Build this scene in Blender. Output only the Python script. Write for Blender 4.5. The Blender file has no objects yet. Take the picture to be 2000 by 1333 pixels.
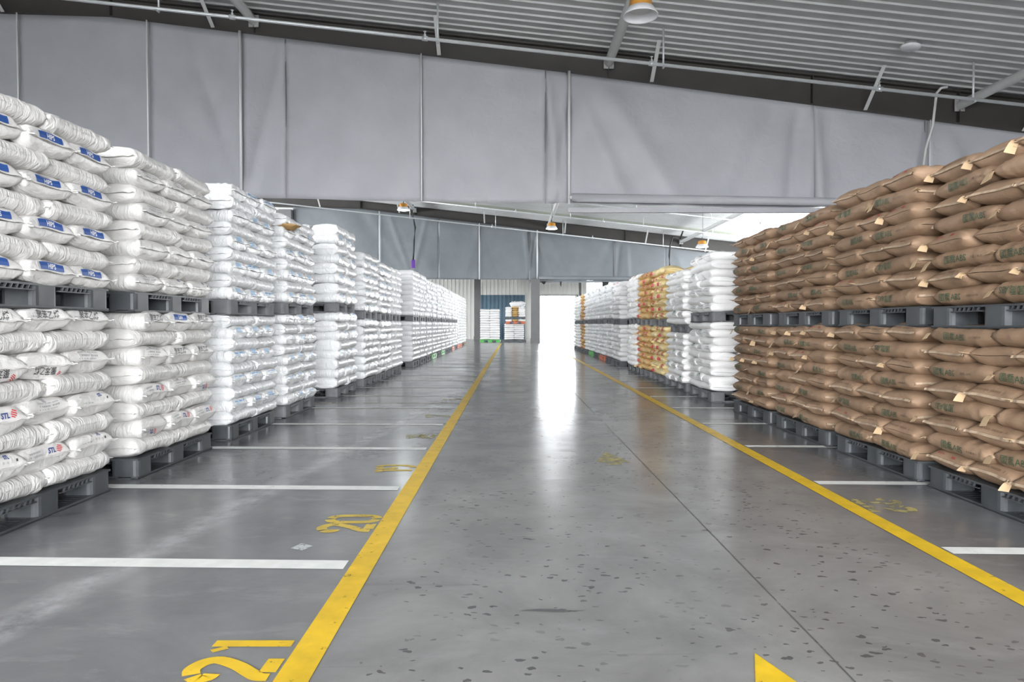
import bpy, bmesh, math, random
import numpy as np
from mathutils import Vector, Matrix, Euler

random.seed(7)
rng = np.random.default_rng(7)
scene = bpy.context.scene
COL = scene.collection
PI = math.pi

# ------------------------------------------------------------------ camera
F_PX, CAM_H = 1333.0, 1.10
cam_d = bpy.data.cameras.new('camera')
cam_d.sensor_fit = 'HORIZONTAL'; cam_d.sensor_width = 36.0
cam_d.lens = 36.0 * F_PX / 2000.0
cam_d.clip_start = 0.05; cam_d.clip_end = 400
cam = bpy.data.objects.new('camera', cam_d); COL.objects.link(cam)
cam.location = (0, 0, CAM_H)
cam.rotation_euler = (math.radians(90 - 1.35), 0, 0)
scene.camera = cam

# ------------------------------------------------------------------ world and large lights
scene.view_settings.view_transform = 'Standard'
scene.view_settings.look = 'None'
scene.view_settings.gamma = 1.0
scene.view_settings.use_curve_mapping = False
scene.view_settings.exposure = 0.66
world = bpy.data.worlds.new('world'); scene.world = world
world.use_nodes = True
wb = world.node_tree.nodes['Background']
wb.inputs[0].default_value = (0.96, 0.98, 1.0, 1); wb.inputs[1].default_value = 19.0
scene.cycles.max_bounces = 8
scene.cycles.diffuse_bounces = 5
scene.cycles.glossy_bounces = 3
scene.cycles.use_denoising = True
scene.cycles.sample_clamp_indirect = 6.0

XL_, XR_ = -32.0, 15.5
def area_light(name, loc, rot, sx, sy, power, color=(1, 1, 1), portal=False):
    d = bpy.data.lights.new(name, 'AREA'); d.shape = 'RECTANGLE'
    d.size = sx; d.size_y = sy; d.energy = power; d.color = color
    if portal: d.cycles.is_portal = True
    o = bpy.data.objects.new(name, d); COL.objects.link(o)
    o.location = loc; o.rotation_euler = rot
    return o
# daylight through the wide open loading front behind the camera
area_light('daylight_loading_front', (-0.5, -9.05, 2.65), (math.radians(90), 0, 0), 18, 5.3, 1.0, portal=True)
# added fill lights brightening the farther bay; the side walls have no windows
area_light('fill_side_left', (XL_ + 0.15, 30.0, 5.7), (0, math.radians(-90), 0), 3.0, 22, 8500, (0.95, 0.98, 1.0))
area_light('fill_side_right', (XR_ - 0.15, 30.0, 4.7), (0, math.radians(90), 0), 2.4, 22, 2000, (0.95, 0.98, 1.0))
# far doorway: lets the bright sky in
area_light('daylight_far_door', (3.55, 53.2, 1.68), (math.radians(-90), 0, 0), 2.9, 3.35, 1.0, portal=True)
area_light('daylight_far_door_wide', (7.4, 53.2, 2.4), (math.radians(-90), 0, 0), 4.0, 4.8, 1.0, portal=True)

# ------------------------------------------------------------------ materials
MATS = {}
def N(nt, t, **kw):
    n = nt.nodes.new(t)
    for k, v in kw.items(): setattr(n, k, v)
    return n
def mat(name, base, rough=0.6, metal=0.0, spec=0.5, var=0.0, nscale=8.0, bump=0.0, bscale=40.0, bdist=0.01,
        stretch=(1, 1, 1), rand=0.0, emit=None, estr=0.0, wear=0.0, wscale=12.0, coat=0.0, rvar=0.0, sss=0.0):
    m = bpy.data.materials.new(name); m.use_nodes = True
    nt = m.node_tree; b = nt.nodes['Principled BSDF']; L = nt.links
    b.inputs['Base Color'].default_value = (*base, 1); b.inputs['Roughness'].default_value = rough
    b.inputs['Metallic'].default_value = metal; b.inputs['Specular IOR Level'].default_value = spec
    if coat: b.inputs['Coat Weight'].default_value = coat; b.inputs['Coat Roughness'].default_value = 0.12
    if emit: b.inputs['Emission Color'].default_value = (*emit, 1); b.inputs['Emission Strength'].default_value = estr
    tc = N(nt, 'ShaderNodeTexCoord'); oi = N(nt, 'ShaderNodeObjectInfo')
    mp = N(nt, 'ShaderNodeVectorMath', operation='MULTIPLY_ADD')
    mp.inputs[1].default_value = stretch
    cmb = N(nt, 'ShaderNodeVectorMath', operation='SCALE'); cmb.inputs[0].default_value = (31.0, 17.0, 47.0)
    L.new(oi.outputs['Random'], cmb.inputs['Scale'])
    L.new(tc.outputs['Object'], mp.inputs[0]); L.new(cmb.outputs[0], mp.inputs[2])
    if var or rand:
        no = N(nt, 'ShaderNodeTexNoise'); no.inputs['Scale'].default_value = nscale; no.inputs['Detail'].default_value = 5
        L.new(mp.outputs[0], no.inputs['Vector'])
        hsv = N(nt, 'ShaderNodeHueSaturation'); hsv.inputs['Color'].default_value = (*base, 1)
        mr = N(nt, 'ShaderNodeMapRange'); mr.inputs[1].default_value = 0.3; mr.inputs[2].default_value = 0.7
        mr.inputs[3].default_value = 1 - var; mr.inputs[4].default_value = 1 + var
        L.new(no.outputs[0], mr.inputs[0])
        mr2 = N(nt, 'ShaderNodeMapRange'); mr2.inputs[3].default_value = 1 - rand; mr2.inputs[4].default_value = 1 + rand
        L.new(oi.outputs['Random'], mr2.inputs[0])
        mu = N(nt, 'ShaderNodeMath', operation='MULTIPLY'); L.new(mr.outputs[0], mu.inputs[0]); L.new(mr2.outputs[0], mu.inputs[1])
        L.new(mu.outputs[0], hsv.inputs['Value']); L.new(hsv.outputs[0], b.inputs['Base Color'])
        if rvar:
            mr3 = N(nt, 'ShaderNodeMapRange'); mr3.inputs[1].default_value = 0.3; mr3.inputs[2].default_value = 0.7
            mr3.inputs[3].default_value = rough - rvar; mr3.inputs[4].default_value = rough + rvar
            L.new(no.outputs[0], mr3.inputs[0]); L.new(mr3.outputs[0], b.inputs['Roughness'])
    if bump:
        n2 = N(nt, 'ShaderNodeTexNoise'); n2.inputs['Scale'].default_value = bscale; n2.inputs['Detail'].default_value = 4
        n2.inputs['Distortion'].default_value = 0.8
        L.new(mp.outputs[0], n2.inputs['Vector'])
        bp = N(nt, 'ShaderNodeBump'); bp.inputs['Strength'].default_value = bump; bp.inputs['Distance'].default_value = bdist
        L.new(n2.outputs[0], bp.inputs['Height']); L.new(bp.outputs[0], b.inputs['Normal'])
    if wear:
        n3 = N(nt, 'ShaderNodeTexNoise'); n3.inputs['Scale'].default_value = wscale; n3.inputs['Detail'].default_value = 9
        n3.inputs['Roughness'].default_value = 0.75
        L.new(tc.outputs['Object'], n3.inputs['Vector'])
        mr4 = N(nt, 'ShaderNodeMapRange'); mr4.inputs[1].default_value = wear - 0.04; mr4.inputs[2].default_value = wear + 0.04
        L.new(n3.outputs[0], mr4.inputs[0]); L.new(mr4.outputs[0], b.inputs['Alpha'])
    MATS[name] = m
    return m

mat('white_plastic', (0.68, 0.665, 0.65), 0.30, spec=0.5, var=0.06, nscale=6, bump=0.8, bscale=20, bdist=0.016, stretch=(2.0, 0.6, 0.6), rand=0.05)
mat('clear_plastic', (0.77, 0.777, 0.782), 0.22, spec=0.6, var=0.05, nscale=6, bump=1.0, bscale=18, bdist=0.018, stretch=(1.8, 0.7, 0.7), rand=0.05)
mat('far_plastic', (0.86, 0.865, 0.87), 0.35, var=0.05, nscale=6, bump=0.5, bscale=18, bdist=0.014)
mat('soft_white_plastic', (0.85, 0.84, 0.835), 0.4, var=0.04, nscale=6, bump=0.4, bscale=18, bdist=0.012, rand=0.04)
mat('brown_paper', (0.285, 0.188, 0.122), 0.60, spec=0.3, var=0.10, nscale=7, bump=0.45, bscale=26, bdist=0.008, stretch=(0.8, 1.3, 1.3), rand=0.10)
mat('brown_tape', (0.40, 0.30, 0.215), 0.55, spec=0.3, var=0.15, nscale=30, rand=0.12)
mat('tab_paper', (0.50, 0.36, 0.22), 0.6, var=0.08, rand=0.25)
mat('kraft_paper', (0.60, 0.39, 0.16), 0.6, var=0.10, nscale=7, bump=0.5, bscale=22, bdist=0.012, rand=0.12)
mat('kraft_pale', (0.72, 0.58, 0.30), 0.6, var=0.10, nscale=7, bump=0.5, bscale=22, bdist=0.012, rand=0.12)
mat('crumpled_kraft', (0.36, 0.22, 0.08), 0.6, var=0.15, nscale=9, bump=0.7, bscale=18, bdist=0.015)
mat('ink_dark', (0.05, 0.05, 0.055), 0.5)
mat('ink_grey', (0.36, 0.36, 0.37), 0.5)
mat('ink_faint', (0.55, 0.54, 0.53), 0.5)
mat('ink_blue', (0.015, 0.075, 0.30), 0.4)
mat('ink_navy', (0.03, 0.06, 0.22), 0.4)
mat('ink_lightblue', (0.10, 0.33, 0.62), 0.4)
mat('ink_paleblue', (0.33, 0.52, 0.72), 0.4)
mat('ink_red', (0.55, 0.05, 0.06), 0.5)
mat('ink_palered', (0.60, 0.22, 0.22), 0.5)
mat('ink_green', (0.045, 0.085, 0.045), 0.5)
mat('ink_brightgreen', (0.01, 0.16, 0.075), 0.4)
mat('ink_white', (0.85, 0.85, 0.85), 0.45)
mat('ink_brownred', (0.34, 0.06, 0.05), 0.6)
mat('ink_brownfaint', (0.19, 0.12, 0.075), 0.6)
mat('dot_green', (0.0, 0.25, 0.06), 0.4)
mat('pallet_grey', (0.055, 0.060, 0.066), 0.42, spec=0.5, var=0.22, nscale=9, rand=0.12, rvar=0.08, bump=0.15, bscale=60, bdist=0.004)
mat('pallet_light', (0.14, 0.144, 0.152), 0.62, spec=0.25, var=0.15, nscale=9, rand=0.08)
mat('pallet_green', (0.10, 0.45, 0.10), 0.45, var=0.1)
mat('pallet_orange', (0.60, 0.14, 0.05), 0.45, var=0.1)
mat('pallet_brown', (0.28, 0.17, 0.06), 0.5, var=0.1)
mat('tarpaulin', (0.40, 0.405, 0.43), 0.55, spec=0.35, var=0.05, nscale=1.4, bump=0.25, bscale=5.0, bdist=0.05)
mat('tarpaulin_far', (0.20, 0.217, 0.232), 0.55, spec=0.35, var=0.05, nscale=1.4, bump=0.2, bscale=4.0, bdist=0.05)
mat('rope_white', (0.9, 0.9, 0.9), 0.6)
mat('seam_grey', (0.20, 0.20, 0.21), 0.6)
mat('steel_pole', (0.66, 0.67, 0.67), 0.4)
mat('galvanised', (0.62, 0.64, 0.65), 0.32, metal=0.25, var=0.08, nscale=5)
mat('beam_steel', (0.052, 0.047, 0.044), 0.55, var=0.10, nscale=2)
mat('white_steel', (0.62, 0.62, 0.61), 0.45, var=0.04)
mat('grey_steel', (0.36, 0.36, 0.36), 0.5)
mat('roof_sheet', (0.50, 0.505, 0.50), 0.42, var=0.06, nscale=1.2)
mat('roof_skylight', (0.34, 0.36, 0.30), 0.5, var=0.08, nscale=2)
mat('far_wall_sheet', (0.72, 0.71, 0.68), 0.55, var=0.04, nscale=1.0)
mat('blue_sheet', (0.14, 0.22, 0.29), 0.6, var=0.1, nscale=2)
mat('wall_paint', (0.42, 0.42, 0.42), 0.8, var=0.06, nscale=1.0)
mat('column_paint', (0.15, 0.15, 0.15), 0.55, var=0.08, nscale=2)
mat('lamp_orange', (0.62, 0.28, 0.045), 0.5)
mat('lamp_dish', (0.80, 0.80, 0.82), 0.35)
mat('lamp_lens', (0.75, 0.76, 0.74), 0.35)
mat('lamp_lit', (0.9, 0.9, 0.9), 0.4, emit=(0.9, 0.97, 1.0), estr=14.0)
mat('black_cable', (0.02, 0.02, 0.02), 0.5)
mat('white_cable', (0.60, 0.60, 0.58), 0.5)
mat('purple_box', (0.13, 0.035, 0.33), 0.45)
mat('black_cloth', (0.02, 0.02, 0.022), 0.8)
mat('paint_white', (0.74, 0.75, 0.73), 0.45, var=0.08, nscale=14, wear=0.34, wscale=9)
mat('paint_yellow', (0.72, 0.47, 0.015), 0.42, var=0.14, nscale=9, wear=0.36, wscale=16)
mat('paint_yellow_worn', (0.58, 0.42, 0.05), 0.42, var=0.2, nscale=9, wear=0.40, wscale=14)
mat('paint_yellow_faded', (0.42, 0.36, 0.13), 0.42, var=0.2, nscale=9, wear=0.49, wscale=12)
mat('joint_dark', (0.10, 0.10, 0.10), 0.6, wear=0.42, wscale=5)
mat('outdoor_ground', (0.62, 0.62, 0.60), 0.8, var=0.05)
mat('scrap_film', (0.50, 0.52, 0.53), 0.35, wear=0.44, wscale=40)

def floor_material():
    m = bpy.data.materials.new('polished_concrete'); m.use_nodes = True
    nt = m.node_tree; L = nt.links; b = nt.nodes['Principled BSDF']
    tc = N(nt, 'ShaderNodeTexCoord')
    sep = N(nt, 'ShaderNodeSeparateXYZ'); L.new(tc.outputs['Object'], sep.inputs[0])
    def noise(scale, detail=6, rough=0.6, dist=0.0, stretch=None):
        n = N(nt, 'ShaderNodeTexNoise'); n.inputs['Scale'].default_value = scale
        n.inputs['Detail'].default_value = detail; n.inputs['Roughness'].default_value = rough; n.inputs['Distortion'].default_value = dist
        if stretch:
            mp = N(nt, 'ShaderNodeMapping'); mp.inputs['Scale'].default_value = stretch[:3]
            if len(stretch) > 3: mp.inputs['Rotation'].default_value = (0, 0, stretch[3])
            L.new(tc.outputs['Object'], mp.inputs[0]); L.new(mp.outputs[0], n.inputs['Vector'])
        else: L.new(tc.outputs['Object'], n.inputs['Vector'])
        return n.outputs[0]
    def mrange(src, a, bb, c=0.0, d=1.0):
        r = N(nt, 'ShaderNodeMapRange'); r.inputs[1].default_value = a; r.inputs[2].default_value = bb
        r.inputs[3].default_value = c; r.inputs[4].default_value = d; L.new(src, r.inputs[0]); return r.outputs[0]
    def mth(op, a, bb):
        r = N(nt, 'ShaderNodeMath', operation=op)
        for i, v in enumerate((a, bb)):
            if isinstance(v, (int, float)): r.inputs[i].default_value = v
            else: L.new(v, r.inputs[i])
        return r.outputs[0]
    def mix(fac, a, bb):
        r = N(nt, 'ShaderNodeMix', data_type='RGBA')
        if isinstance(fac, (int, float)): r.inputs[0].default_value = fac
        else: L.new(fac, r.inputs[0])
        for i, v in ((6, a), (7, bb)):
            if isinstance(v, tuple): r.inputs[i].default_value = (*v, 1)
            else: L.new(v, r.inputs[i])
        return r.outputs[2]
    # storage bays are darker and cooler, the driving aisle lighter and warmer
    aisle = mth('MULTIPLY', mrange(sep.outputs[0], -1.05, -0.45), mrange(sep.outputs[0], 2.35, 1.8))
    base = mix(mrange(noise(1.1, 8, 0.65, 0.4), 0.35, 0.68), (0.115, 0.118, 0.125), (0.195, 0.197, 0.20))
    aislec = mix(mrange(noise(1.6, 8, 0.65, 0.5), 0.35, 0.68), (0.19, 0.188, 0.182), (0.285, 0.282, 0.275))
    col = mix(aisle, base, aislec)
    # cloudy light scuffs, drawn out
    sc = mrange(noise(2.2, 7, 0.7, 0.3, (0.9, 2.6, 1, 0.3)), 0.56, 0.76, 0, 0.5)
    col = mix(sc, col, (0.30, 0.30, 0.305))
    # rubbed pale band in the left bays
    bx = mth('ADD', sep.outputs[0], mth('MULTIPLY', sep.outputs[1], -0.11))
    band = mth('MULTIPLY', mrange(bx, -2.26, -2.14), mrange(bx, -1.98, -2.08))
    band = mth('MULTIPLY', band, mrange(noise(5.0, 6, 0.7), 0.36, 0.62, 0, 0.62))
    col = mix(band, col, (0.42, 0.42, 0.43))
    # dark scratches
    scr = mrange(noise(3.0, 5, 0.6, 1.2, (0.35, 9, 1, -0.5)), 0.66, 0.74, 0, 0.35)
    col = mix(scr, col, (0.08, 0.08, 0.085))
    # spatter spots in the aisle
    def spots(scale, thr, size, dens_scale):
        v = N(nt, 'ShaderNodeTexVoronoi'); v.inputs['Scale'].default_value = scale; v.inputs['Randomness'].default_value = 1.0
        mp = N(nt, 'ShaderNodeMapping'); mp.inputs['Scale'].default_value = (0.75, 1.35, 1); mp.inputs['Rotation'].default_value = (0, 0, 0.6)
        nn = N(nt, 'ShaderNodeTexNoise'); nn.inputs['Scale'].default_value = 22
        L.new(tc.outputs['Object'], nn.inputs['Vector'])
        ad = N(nt, 'ShaderNodeVectorMath', operation='MULTIPLY_ADD'); ad.inputs[1].default_value = (0.05, 0.05, 0)
        L.new(nn.outputs['Color'], ad.inputs[0]); L.new(tc.outputs['Object'], ad.inputs[2])
        L.new(ad.outputs[0], mp.inputs[0]); L.new(mp.outputs[0], v.inputs['Vector'])
        sx = N(nt, 'ShaderNodeSeparateColor'); L.new(v.outputs['Color'], sx.inputs[0])
        d = mth('LESS_THAN', v.outputs['Distance'], mth('MULTIPLY', sx.outputs[1], size))
        k = mth('GREATER_THAN', sx.outputs[0], thr)
        dn = mrange(noise(dens_scale, 2, 0.5), 0.38, 0.50)
        return mth('MULTIPLY', mth('MULTIPLY', d, k), dn)
    asp = mth('MULTIPLY', mrange(sep.outputs[0], -0.60, -0.45), mrange(sep.outputs[0], 2.0, 1.6))
    s1 = mth('MULTIPLY', spots(23.0, 0.30, 0.34, 0.9), asp)
    col = mix(mth('MULTIPLY', s1, 0.72), col, (0.045, 0.045, 0.05))
    s2 = mth('MULTIPLY', spots(3.2, 0.80, 0.12, 0.7), asp)
    col = mix(mth('MULTIPLY', s2, 0.6), col, (0.23, 0.13, 0.03))
    L.new(col, b.inputs['Base Color'])
    rg = mrange(noise(1.4, 6, 0.6, 0.3), 0.3, 0.7, 0.15, 0.27)
    L.new(rg, b.inputs['Roughness'])
    b.inputs['Specular IOR Level'].default_value = 0.5
    bp = N(nt, 'ShaderNodeBump'); bp.inputs['Strength'].default_value = 0.22; bp.inputs['Distance'].default_value = 0.01
    L.new(noise(2.6, 4, 0.5, 0.4, (0.6, 1.6, 1)), bp.inputs['Height']); L.new(bp.outputs[0], b.inputs['Normal'])
    MATS['floor'] = m
floor_material()

# ------------------------------------------------------------------ mesh helpers
class MB:
    def __init__(self): self.v, self.f, self.mi = [], [], []
    def add(self, vs, fs, mi=0):
        n = len(self.v); self.v.extend([tuple(p) for p in vs]); self.f.extend([tuple(i + n for i in q) for q in fs]); self.mi.extend([mi] * len(fs))
        return self
    def box(self, x0, x1, y0, y1, z0, z1, mi=0):
        vs = [(x, y, z) for x in (x0, x1) for y in (y0, y1) for z in (z0, z1)]
        return self.add(vs, [(0, 1, 3, 2), (4, 6, 7, 5), (0, 4, 5, 1), (2, 3, 7, 6), (0, 2, 6, 4), (1, 5, 7, 3)], mi)
    def prism(self, pts, axis_vec, mi=0):
        n = len(pts); a = Vector(axis_vec)
        vs = [Vector(p) for p in pts] + [Vector(p) + a for p in pts]
        fs = [tuple(range(n))[::-1], tuple(range(n, 2 * n))] + [(i, (i + 1) % n, n + (i + 1) % n, n + i) for i in range(n)]
        return self.add(vs, fs, mi)
    def tube(self, pts, r, seg=10, cap=True, mi=0):
        pts = [Vector(p) for p in pts]; rings = []; up = Vector((0, 0, 1)); vs = []
        for i, p in enumerate(pts):
            t = (pts[min(i + 1, len(pts) - 1)] - pts[max(i - 1, 0)]).normalized()
            u = t.cross(up)
            if u.length < 1e-3: u = t.cross(Vector((1, 0, 0)))
            u.normalize(); w = u.cross(t)
            rr = r[i] if isinstance(r, (list, tuple)) else r
            for k in range(seg):
                a = 2 * PI * k / seg; vs.append(p + u * (rr * math.cos(a)) + w * (rr * math.sin(a)))
        fs = []
        for i in range(len(pts) - 1):
            for k in range(seg):
                a, b = i * seg + k, i * seg + (k + 1) % seg
                fs.append((a, b, b + seg, a + seg))
        if cap: fs.append(tuple(range(seg))[::-1]); fs.append(tuple(range((len(pts) - 1) * seg, len(pts) * seg)))
        return self.add(vs, fs, mi)
    def lathe(self, prof, seg=28, mi=0, center=(0, 0)):
        vs, fs = [], []
        for r, z in prof:
            for k in range(seg):
                a = 2 * PI * k / seg; vs.append((center[0] + r * math.cos(a), center[1] + r * math.sin(a), z))
        for i in range(len(prof) - 1):
            for k in range(seg):
                a, b = i * seg + k, i * seg + (k + 1) % seg
                fs.append((a, b, b + seg, a + seg))
        return self.add(vs, fs, mi)
    def mesh(self, name, mats, smooth=False):
        me = bpy.data.meshes.new(name); me.from_pydata(self.v, [], self.f)
        for m in (mats if isinstance(mats, (list, tuple)) else [mats]): me.materials.append(MATS[m])
        if len(set(self.mi)) > 1: me.polygons.foreach_set('material_index', self.mi)
        if smooth: me.polygons.foreach_set('use_smooth', [True] * len(self.f))
        me.update(); return me
    def build(self, name, mats, parent=None, smooth=False):
        return link(name, self.mesh(name, mats, smooth), parent)
def link(name, me, parent=None, loc=None):
    o = bpy.data.objects.new(name, me); COL.objects.link(o)
    if parent is not None: o.parent = parent
    if loc is not None: o.location = loc
    return o
def empty(name, loc=(0, 0, 0), rz=0):
    o = bpy.data.objects.new(name, None); COL.objects.link(o); o.location = loc; o.rotation_euler = (0, 0, rz)
    o.empty_display_size = 0.1
    return o
def tag(o, label, cat, group=None, kind=None):
    o['label'] = label
    if cat: o['category'] = cat
    if group: o['group'] = group
    if kind: o['kind'] = kind
    return o
def structure(o, label=None, cat=None):
    o['kind'] = 'structure'
    if label: o['label'] = label
    if cat: o['category'] = cat
    return o
def bevel(o, w, seg=2):
    m = o.modifiers.new('edge', 'BEVEL'); m.width = w; m.segments = seg; m.limit_method = 'ANGLE'; return o

# ------------------------------------------------------------------ building shell
Y1, Y2, YW = 16.4, 43.0, 53.0
RIDGE = -18.0; JOINT = -9.5; XL, XR = -32.0, 15.5; YB = -9.0
def roof_z(x): return 9.855 - 0.11 * abs(x - RIDGE)
def beam_z(x):
    x = max(x, 2 * RIDGE - x); d = x - JOINT
    if d < 0: return 8.36 - 0.028 * d
    return 8.36 - 0.121 * min(d, 10.84) - 0.131 * max(0, d - 10.84)

fl = MB().add([(XL - 1, YB - 6, 0), (XR + 1, YB - 6, 0), (XR + 1, YW + 0.3, 0), (XL - 1, YW + 0.3, 0)], [(0, 1, 2, 3)]).build('floor', 'floor')
structure(fl, 'polished grey concrete warehouse floor with painted bay lines', 'floor')
og = MB().add([(-40, YW + 0.3, -0.03), (60, YW + 0.3, -0.03), (60, YW + 80, -0.03), (-40, YW + 80, -0.03)], [(0, 1, 2, 3)]).build('ground_outside', 'outdoor_ground')
structure(og, 'bright pale ground outside the far doorway', 'ground')
og2 = MB().add([(-60, -90, -0.03), (60, -90, -0.03), (60, YB - 6, -0.03), (-60, YB - 6, -0.03)], [(0, 1, 2, 3)]).build('ground_yard', 'wall_paint')
structure(og2, 'grey yard in front of the open loading front', 'ground')

def wall(name, boxes, m, label):
    b = MB()
    for q in boxes: b.box(*q)
    return structure(b.build(name, m), label, 'wall')
wall('wall_left', [(XL - 0.2, XL, YB - 6, YW + 0.2, 0, 9.0)], 'wall_paint', 'plain grey side wall behind the left stacks')
wall('wall_right', [(XR, XR + 0.2, YB - 6, YW + 0.2, 0, 9.0)], 'wall_paint', 'plain grey side wall behind the right stacks')
wall('wall_back', [(XL, XR, YB - 0.2, YB, 5.3, 9.2), (XL, -9.5, YB - 0.2, YB, 0, 5.3), (8.5, XR, YB - 0.2, YB, 0, 5.3)], 'wall_paint', 'back wall around the open loading front')
# far wall: ribbed white sheets with an open doorway
DX0, DX1, DZ = 2.1, 5.0, 3.35
EX0, EX1, EZ = 5.4, 9.4, 4.8
fw = empty('wall_far', (0, YW, 0)); structure(fw, 'far white ribbed sheet wall with open doorway', 'wall')
sheet_w = 0.9
def ribbed_sheet(w, z0, z1):
    b = MB(); n = 3; pts = []
    for i in range(n):
        x = i * w / n
        pts += [(x, 0), (x + w / n - 0.07, 0), (x + w / n - 0.055, -0.03), (x + w / n - 0.015, -0.03)]
    pts.append((w, 0))
    vs = [(px, py, z) for px, py in pts for z in (z0, z1)]
    fs = [(2 * i, 2 * i + 2, 2 * i + 3, 2 * i + 1) for i in range(len(pts) - 1)]
    return b.add(vs, fs)
full = ribbed_sheet(sheet_w, 0, 9.0).mesh('wall_sheet', 'far_wall_sheet')
upper = ribbed_sheet(sheet_w, DZ, 9.0).mesh('wall_sheet_above_door', 'far_wall_sheet')
upper2 = ribbed_sheet(sheet_w, EZ, 9.0).mesh('wall_sheet_above_wide_door', 'far_wall_sheet')
x = XL
while x < XR:
    door = x + sheet_w * .5 > DX0 and x + sheet_w * .5 < DX1; wide = x + sheet_w * .5 > EX0 and x + sheet_w * .5 < EX1
    o = link('wall_sheet', upper if door else (upper2 if wide else full), fw, (x, 0, 0))
    x += sheet_w
b = MB(); b.box(DX0 - 0.6, DX0 - 0.42, -0.05, 0.1, 0, DZ + .1); b.box(DX1 + 0.05, DX1 + 0.2, -0.05, 0.1, 0, DZ + .1); b.box(DX0 - .6, DX1 + .2, -.05, .1, DZ, DZ + .1)
b.build('door_frame', 'grey_steel', fw)
b = MB().box(XL, XR, 0.05, 0.2, 0, 0.02)
# blue sheet hung on the far wall
bs = MB(); pts = []
nx = 60
for i in range(nx + 1):
    px = -2.9 + i * 3.9 / nx; py = YW - 0.10 + 0.04 * math.sin(i * 1.35) + 0.02 * math.sin(i * 3.1)
    pts.append((px, py))
vs = [(px, py, z) for px, py in pts for z in (0.0, 3.42)]
bs.add(vs, [(2 * i, 2 * i + 2, 2 * i + 3, 2 * i + 1) for i in range(nx)])
o = bs.build('hanging_sheet', 'blue_sheet', smooth=True); tag(o, 'blue-grey pleated sheet hung low on the far wall', 'curtain')
m_ = o.modifiers.new('cloth', 'SOLIDIFY'); m_.thickness = 0.01

# ceiling: ribbed roof sheets, each its own piece
ce = empty('ceiling', (0, 0, 0)); structure(ce, 'sloping white ribbed sheet-metal roof seen from below', 'ceiling')
def roof_sheet(x0, x1, w, skylight=False):
    prof = []; n = 3
    for i in range(n):
        y = i * w / n
        prof += [(y, 0), (y + w / n - 0.075, 0), (y + w / n - 0.058, -0.035), (y + w / n - 0.017, -0.035)]
    prof.append((w, 0))
    vs = []
    for py, dz in prof:
        for xx in (x0, x1): vs.append((xx, py, roof_z(xx) + dz))
    fs = [(2 * i, 2 * i + 1, 2 * i + 3, 2 * i + 2) for i in range(len(prof) - 1)]
    return MB().add(vs, fs)
RW = 0.9
rm = roof_sheet(RIDGE, XR + 0.3, RW).mesh('roof_sheet', 'roof_sheet')
lm = roof_sheet(XL - 0.3, RIDGE, RW).mesh('roof_sheet', 'roof_sheet')
sm = roof_sheet(RIDGE, XR + 0.3, RW).mesh('skylight_sheet', 'roof_skylight')
y = YB - 0.9
while y < YW + 0.3:
    sky = 38.8 < y < 39.8
    link('skylight_sheet' if sky else 'roof_sheet', sm if sky else rm, ce, (0, y, 0)); link('roof_sheet', lm, ce, (0, y, 0)); y += RW

# roof beams
def roof_beam(yc, label):
    r = empty('roof_beam', (0, yc, 0)); tag(r, label, 'beam', 'tapered steel roof beams')
    for side, xe in (('r', XR), ('l', XL)):
        xs = [RIDGE, JOINT, -5.9, -2.3, 1.34, 6.0, 10.5, XR] if xe > 0 else [RIDGE, -26.5, XL]; n = len(xs) - 1
        web, bot, top = MB(), MB(), MB()
        def strip(bld, zf0, zf1, hw):
            vs = []
            for xx in xs: vs += [(xx, -hw, zf0(xx)), (xx, hw, zf0(xx)), (xx, hw, zf1(xx)), (xx, -hw, zf1(xx))]
            fs = []
            for i in range(n):
                a = 4 * i
                for k in range(4): fs.append((a + k, a + (k + 1) % 4, a + 4 + (k + 1) % 4, a + 4 + k))
            fs += [(3, 2, 1, 0), (4 * n, 4 * n + 1, 4 * n + 2, 4 * n + 3)]
            bld.add(vs, fs)
        strip(web, beam_z, lambda q: roof_z(q) - 0.05, 0.008)
        strip(bot, lambda q: beam_z(q) - 0.0, lambda q: beam_z(q) + 0.05, 0.13)
        strip(top, lambda q: roof_z(q) - 0.085, lambda q: roof_z(q) - 0.04, 0.13)
        web.build('web', 'beam_steel', r); bot.build('bottom_flange', 'beam_steel', r); top.build('top_flange', 'beam_steel', r)
    for sx in (-15.6, JOINT, -6.1, 2.29, 7.12, 10.6):
        MB().box(sx - 0.008, sx + 0.008, -0.13, 0.13, beam_z(sx) - (0.16 if sx in (JOINT, 7.12) else 0.02), roof_z(sx) - 0.06).build('stiffener', 'beam_steel', r)
    return r
roof_beam(Y1, 'dark tapered steel roof beam above the nearer grey curtain')
roof_beam(Y2, 'dark tapered steel roof beam above the farther grey curtain')

# white round struts running along the building
for xs_, nm in ((-6.1, 'left'), (2.29, 'middle'), (10.6, 'right')):
    for (ya, yb, bay) in ((YB, Y1, 'nearer'), (Y1, Y2, 'farther')):
        z = (beam_z(xs_) + roof_z(xs_)) / 2 + 0.03
        r = empty('roof_strut', (xs_, yb, z)); tag(r, f'white round steel roof strut, {nm} one in the {bay} bay', 'strut', 'white round roof struts')
        MB().tube([(0, ya - yb + 0.25, 0), (0, -0.12, 0)], 0.105, 16, False).build('tube', 'white_steel', r, True)
        MB().box(-0.12, 0.12, -0.12, -0.10, -0.14, 0.14).build('end_plate', 'grey_steel', r)

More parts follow.
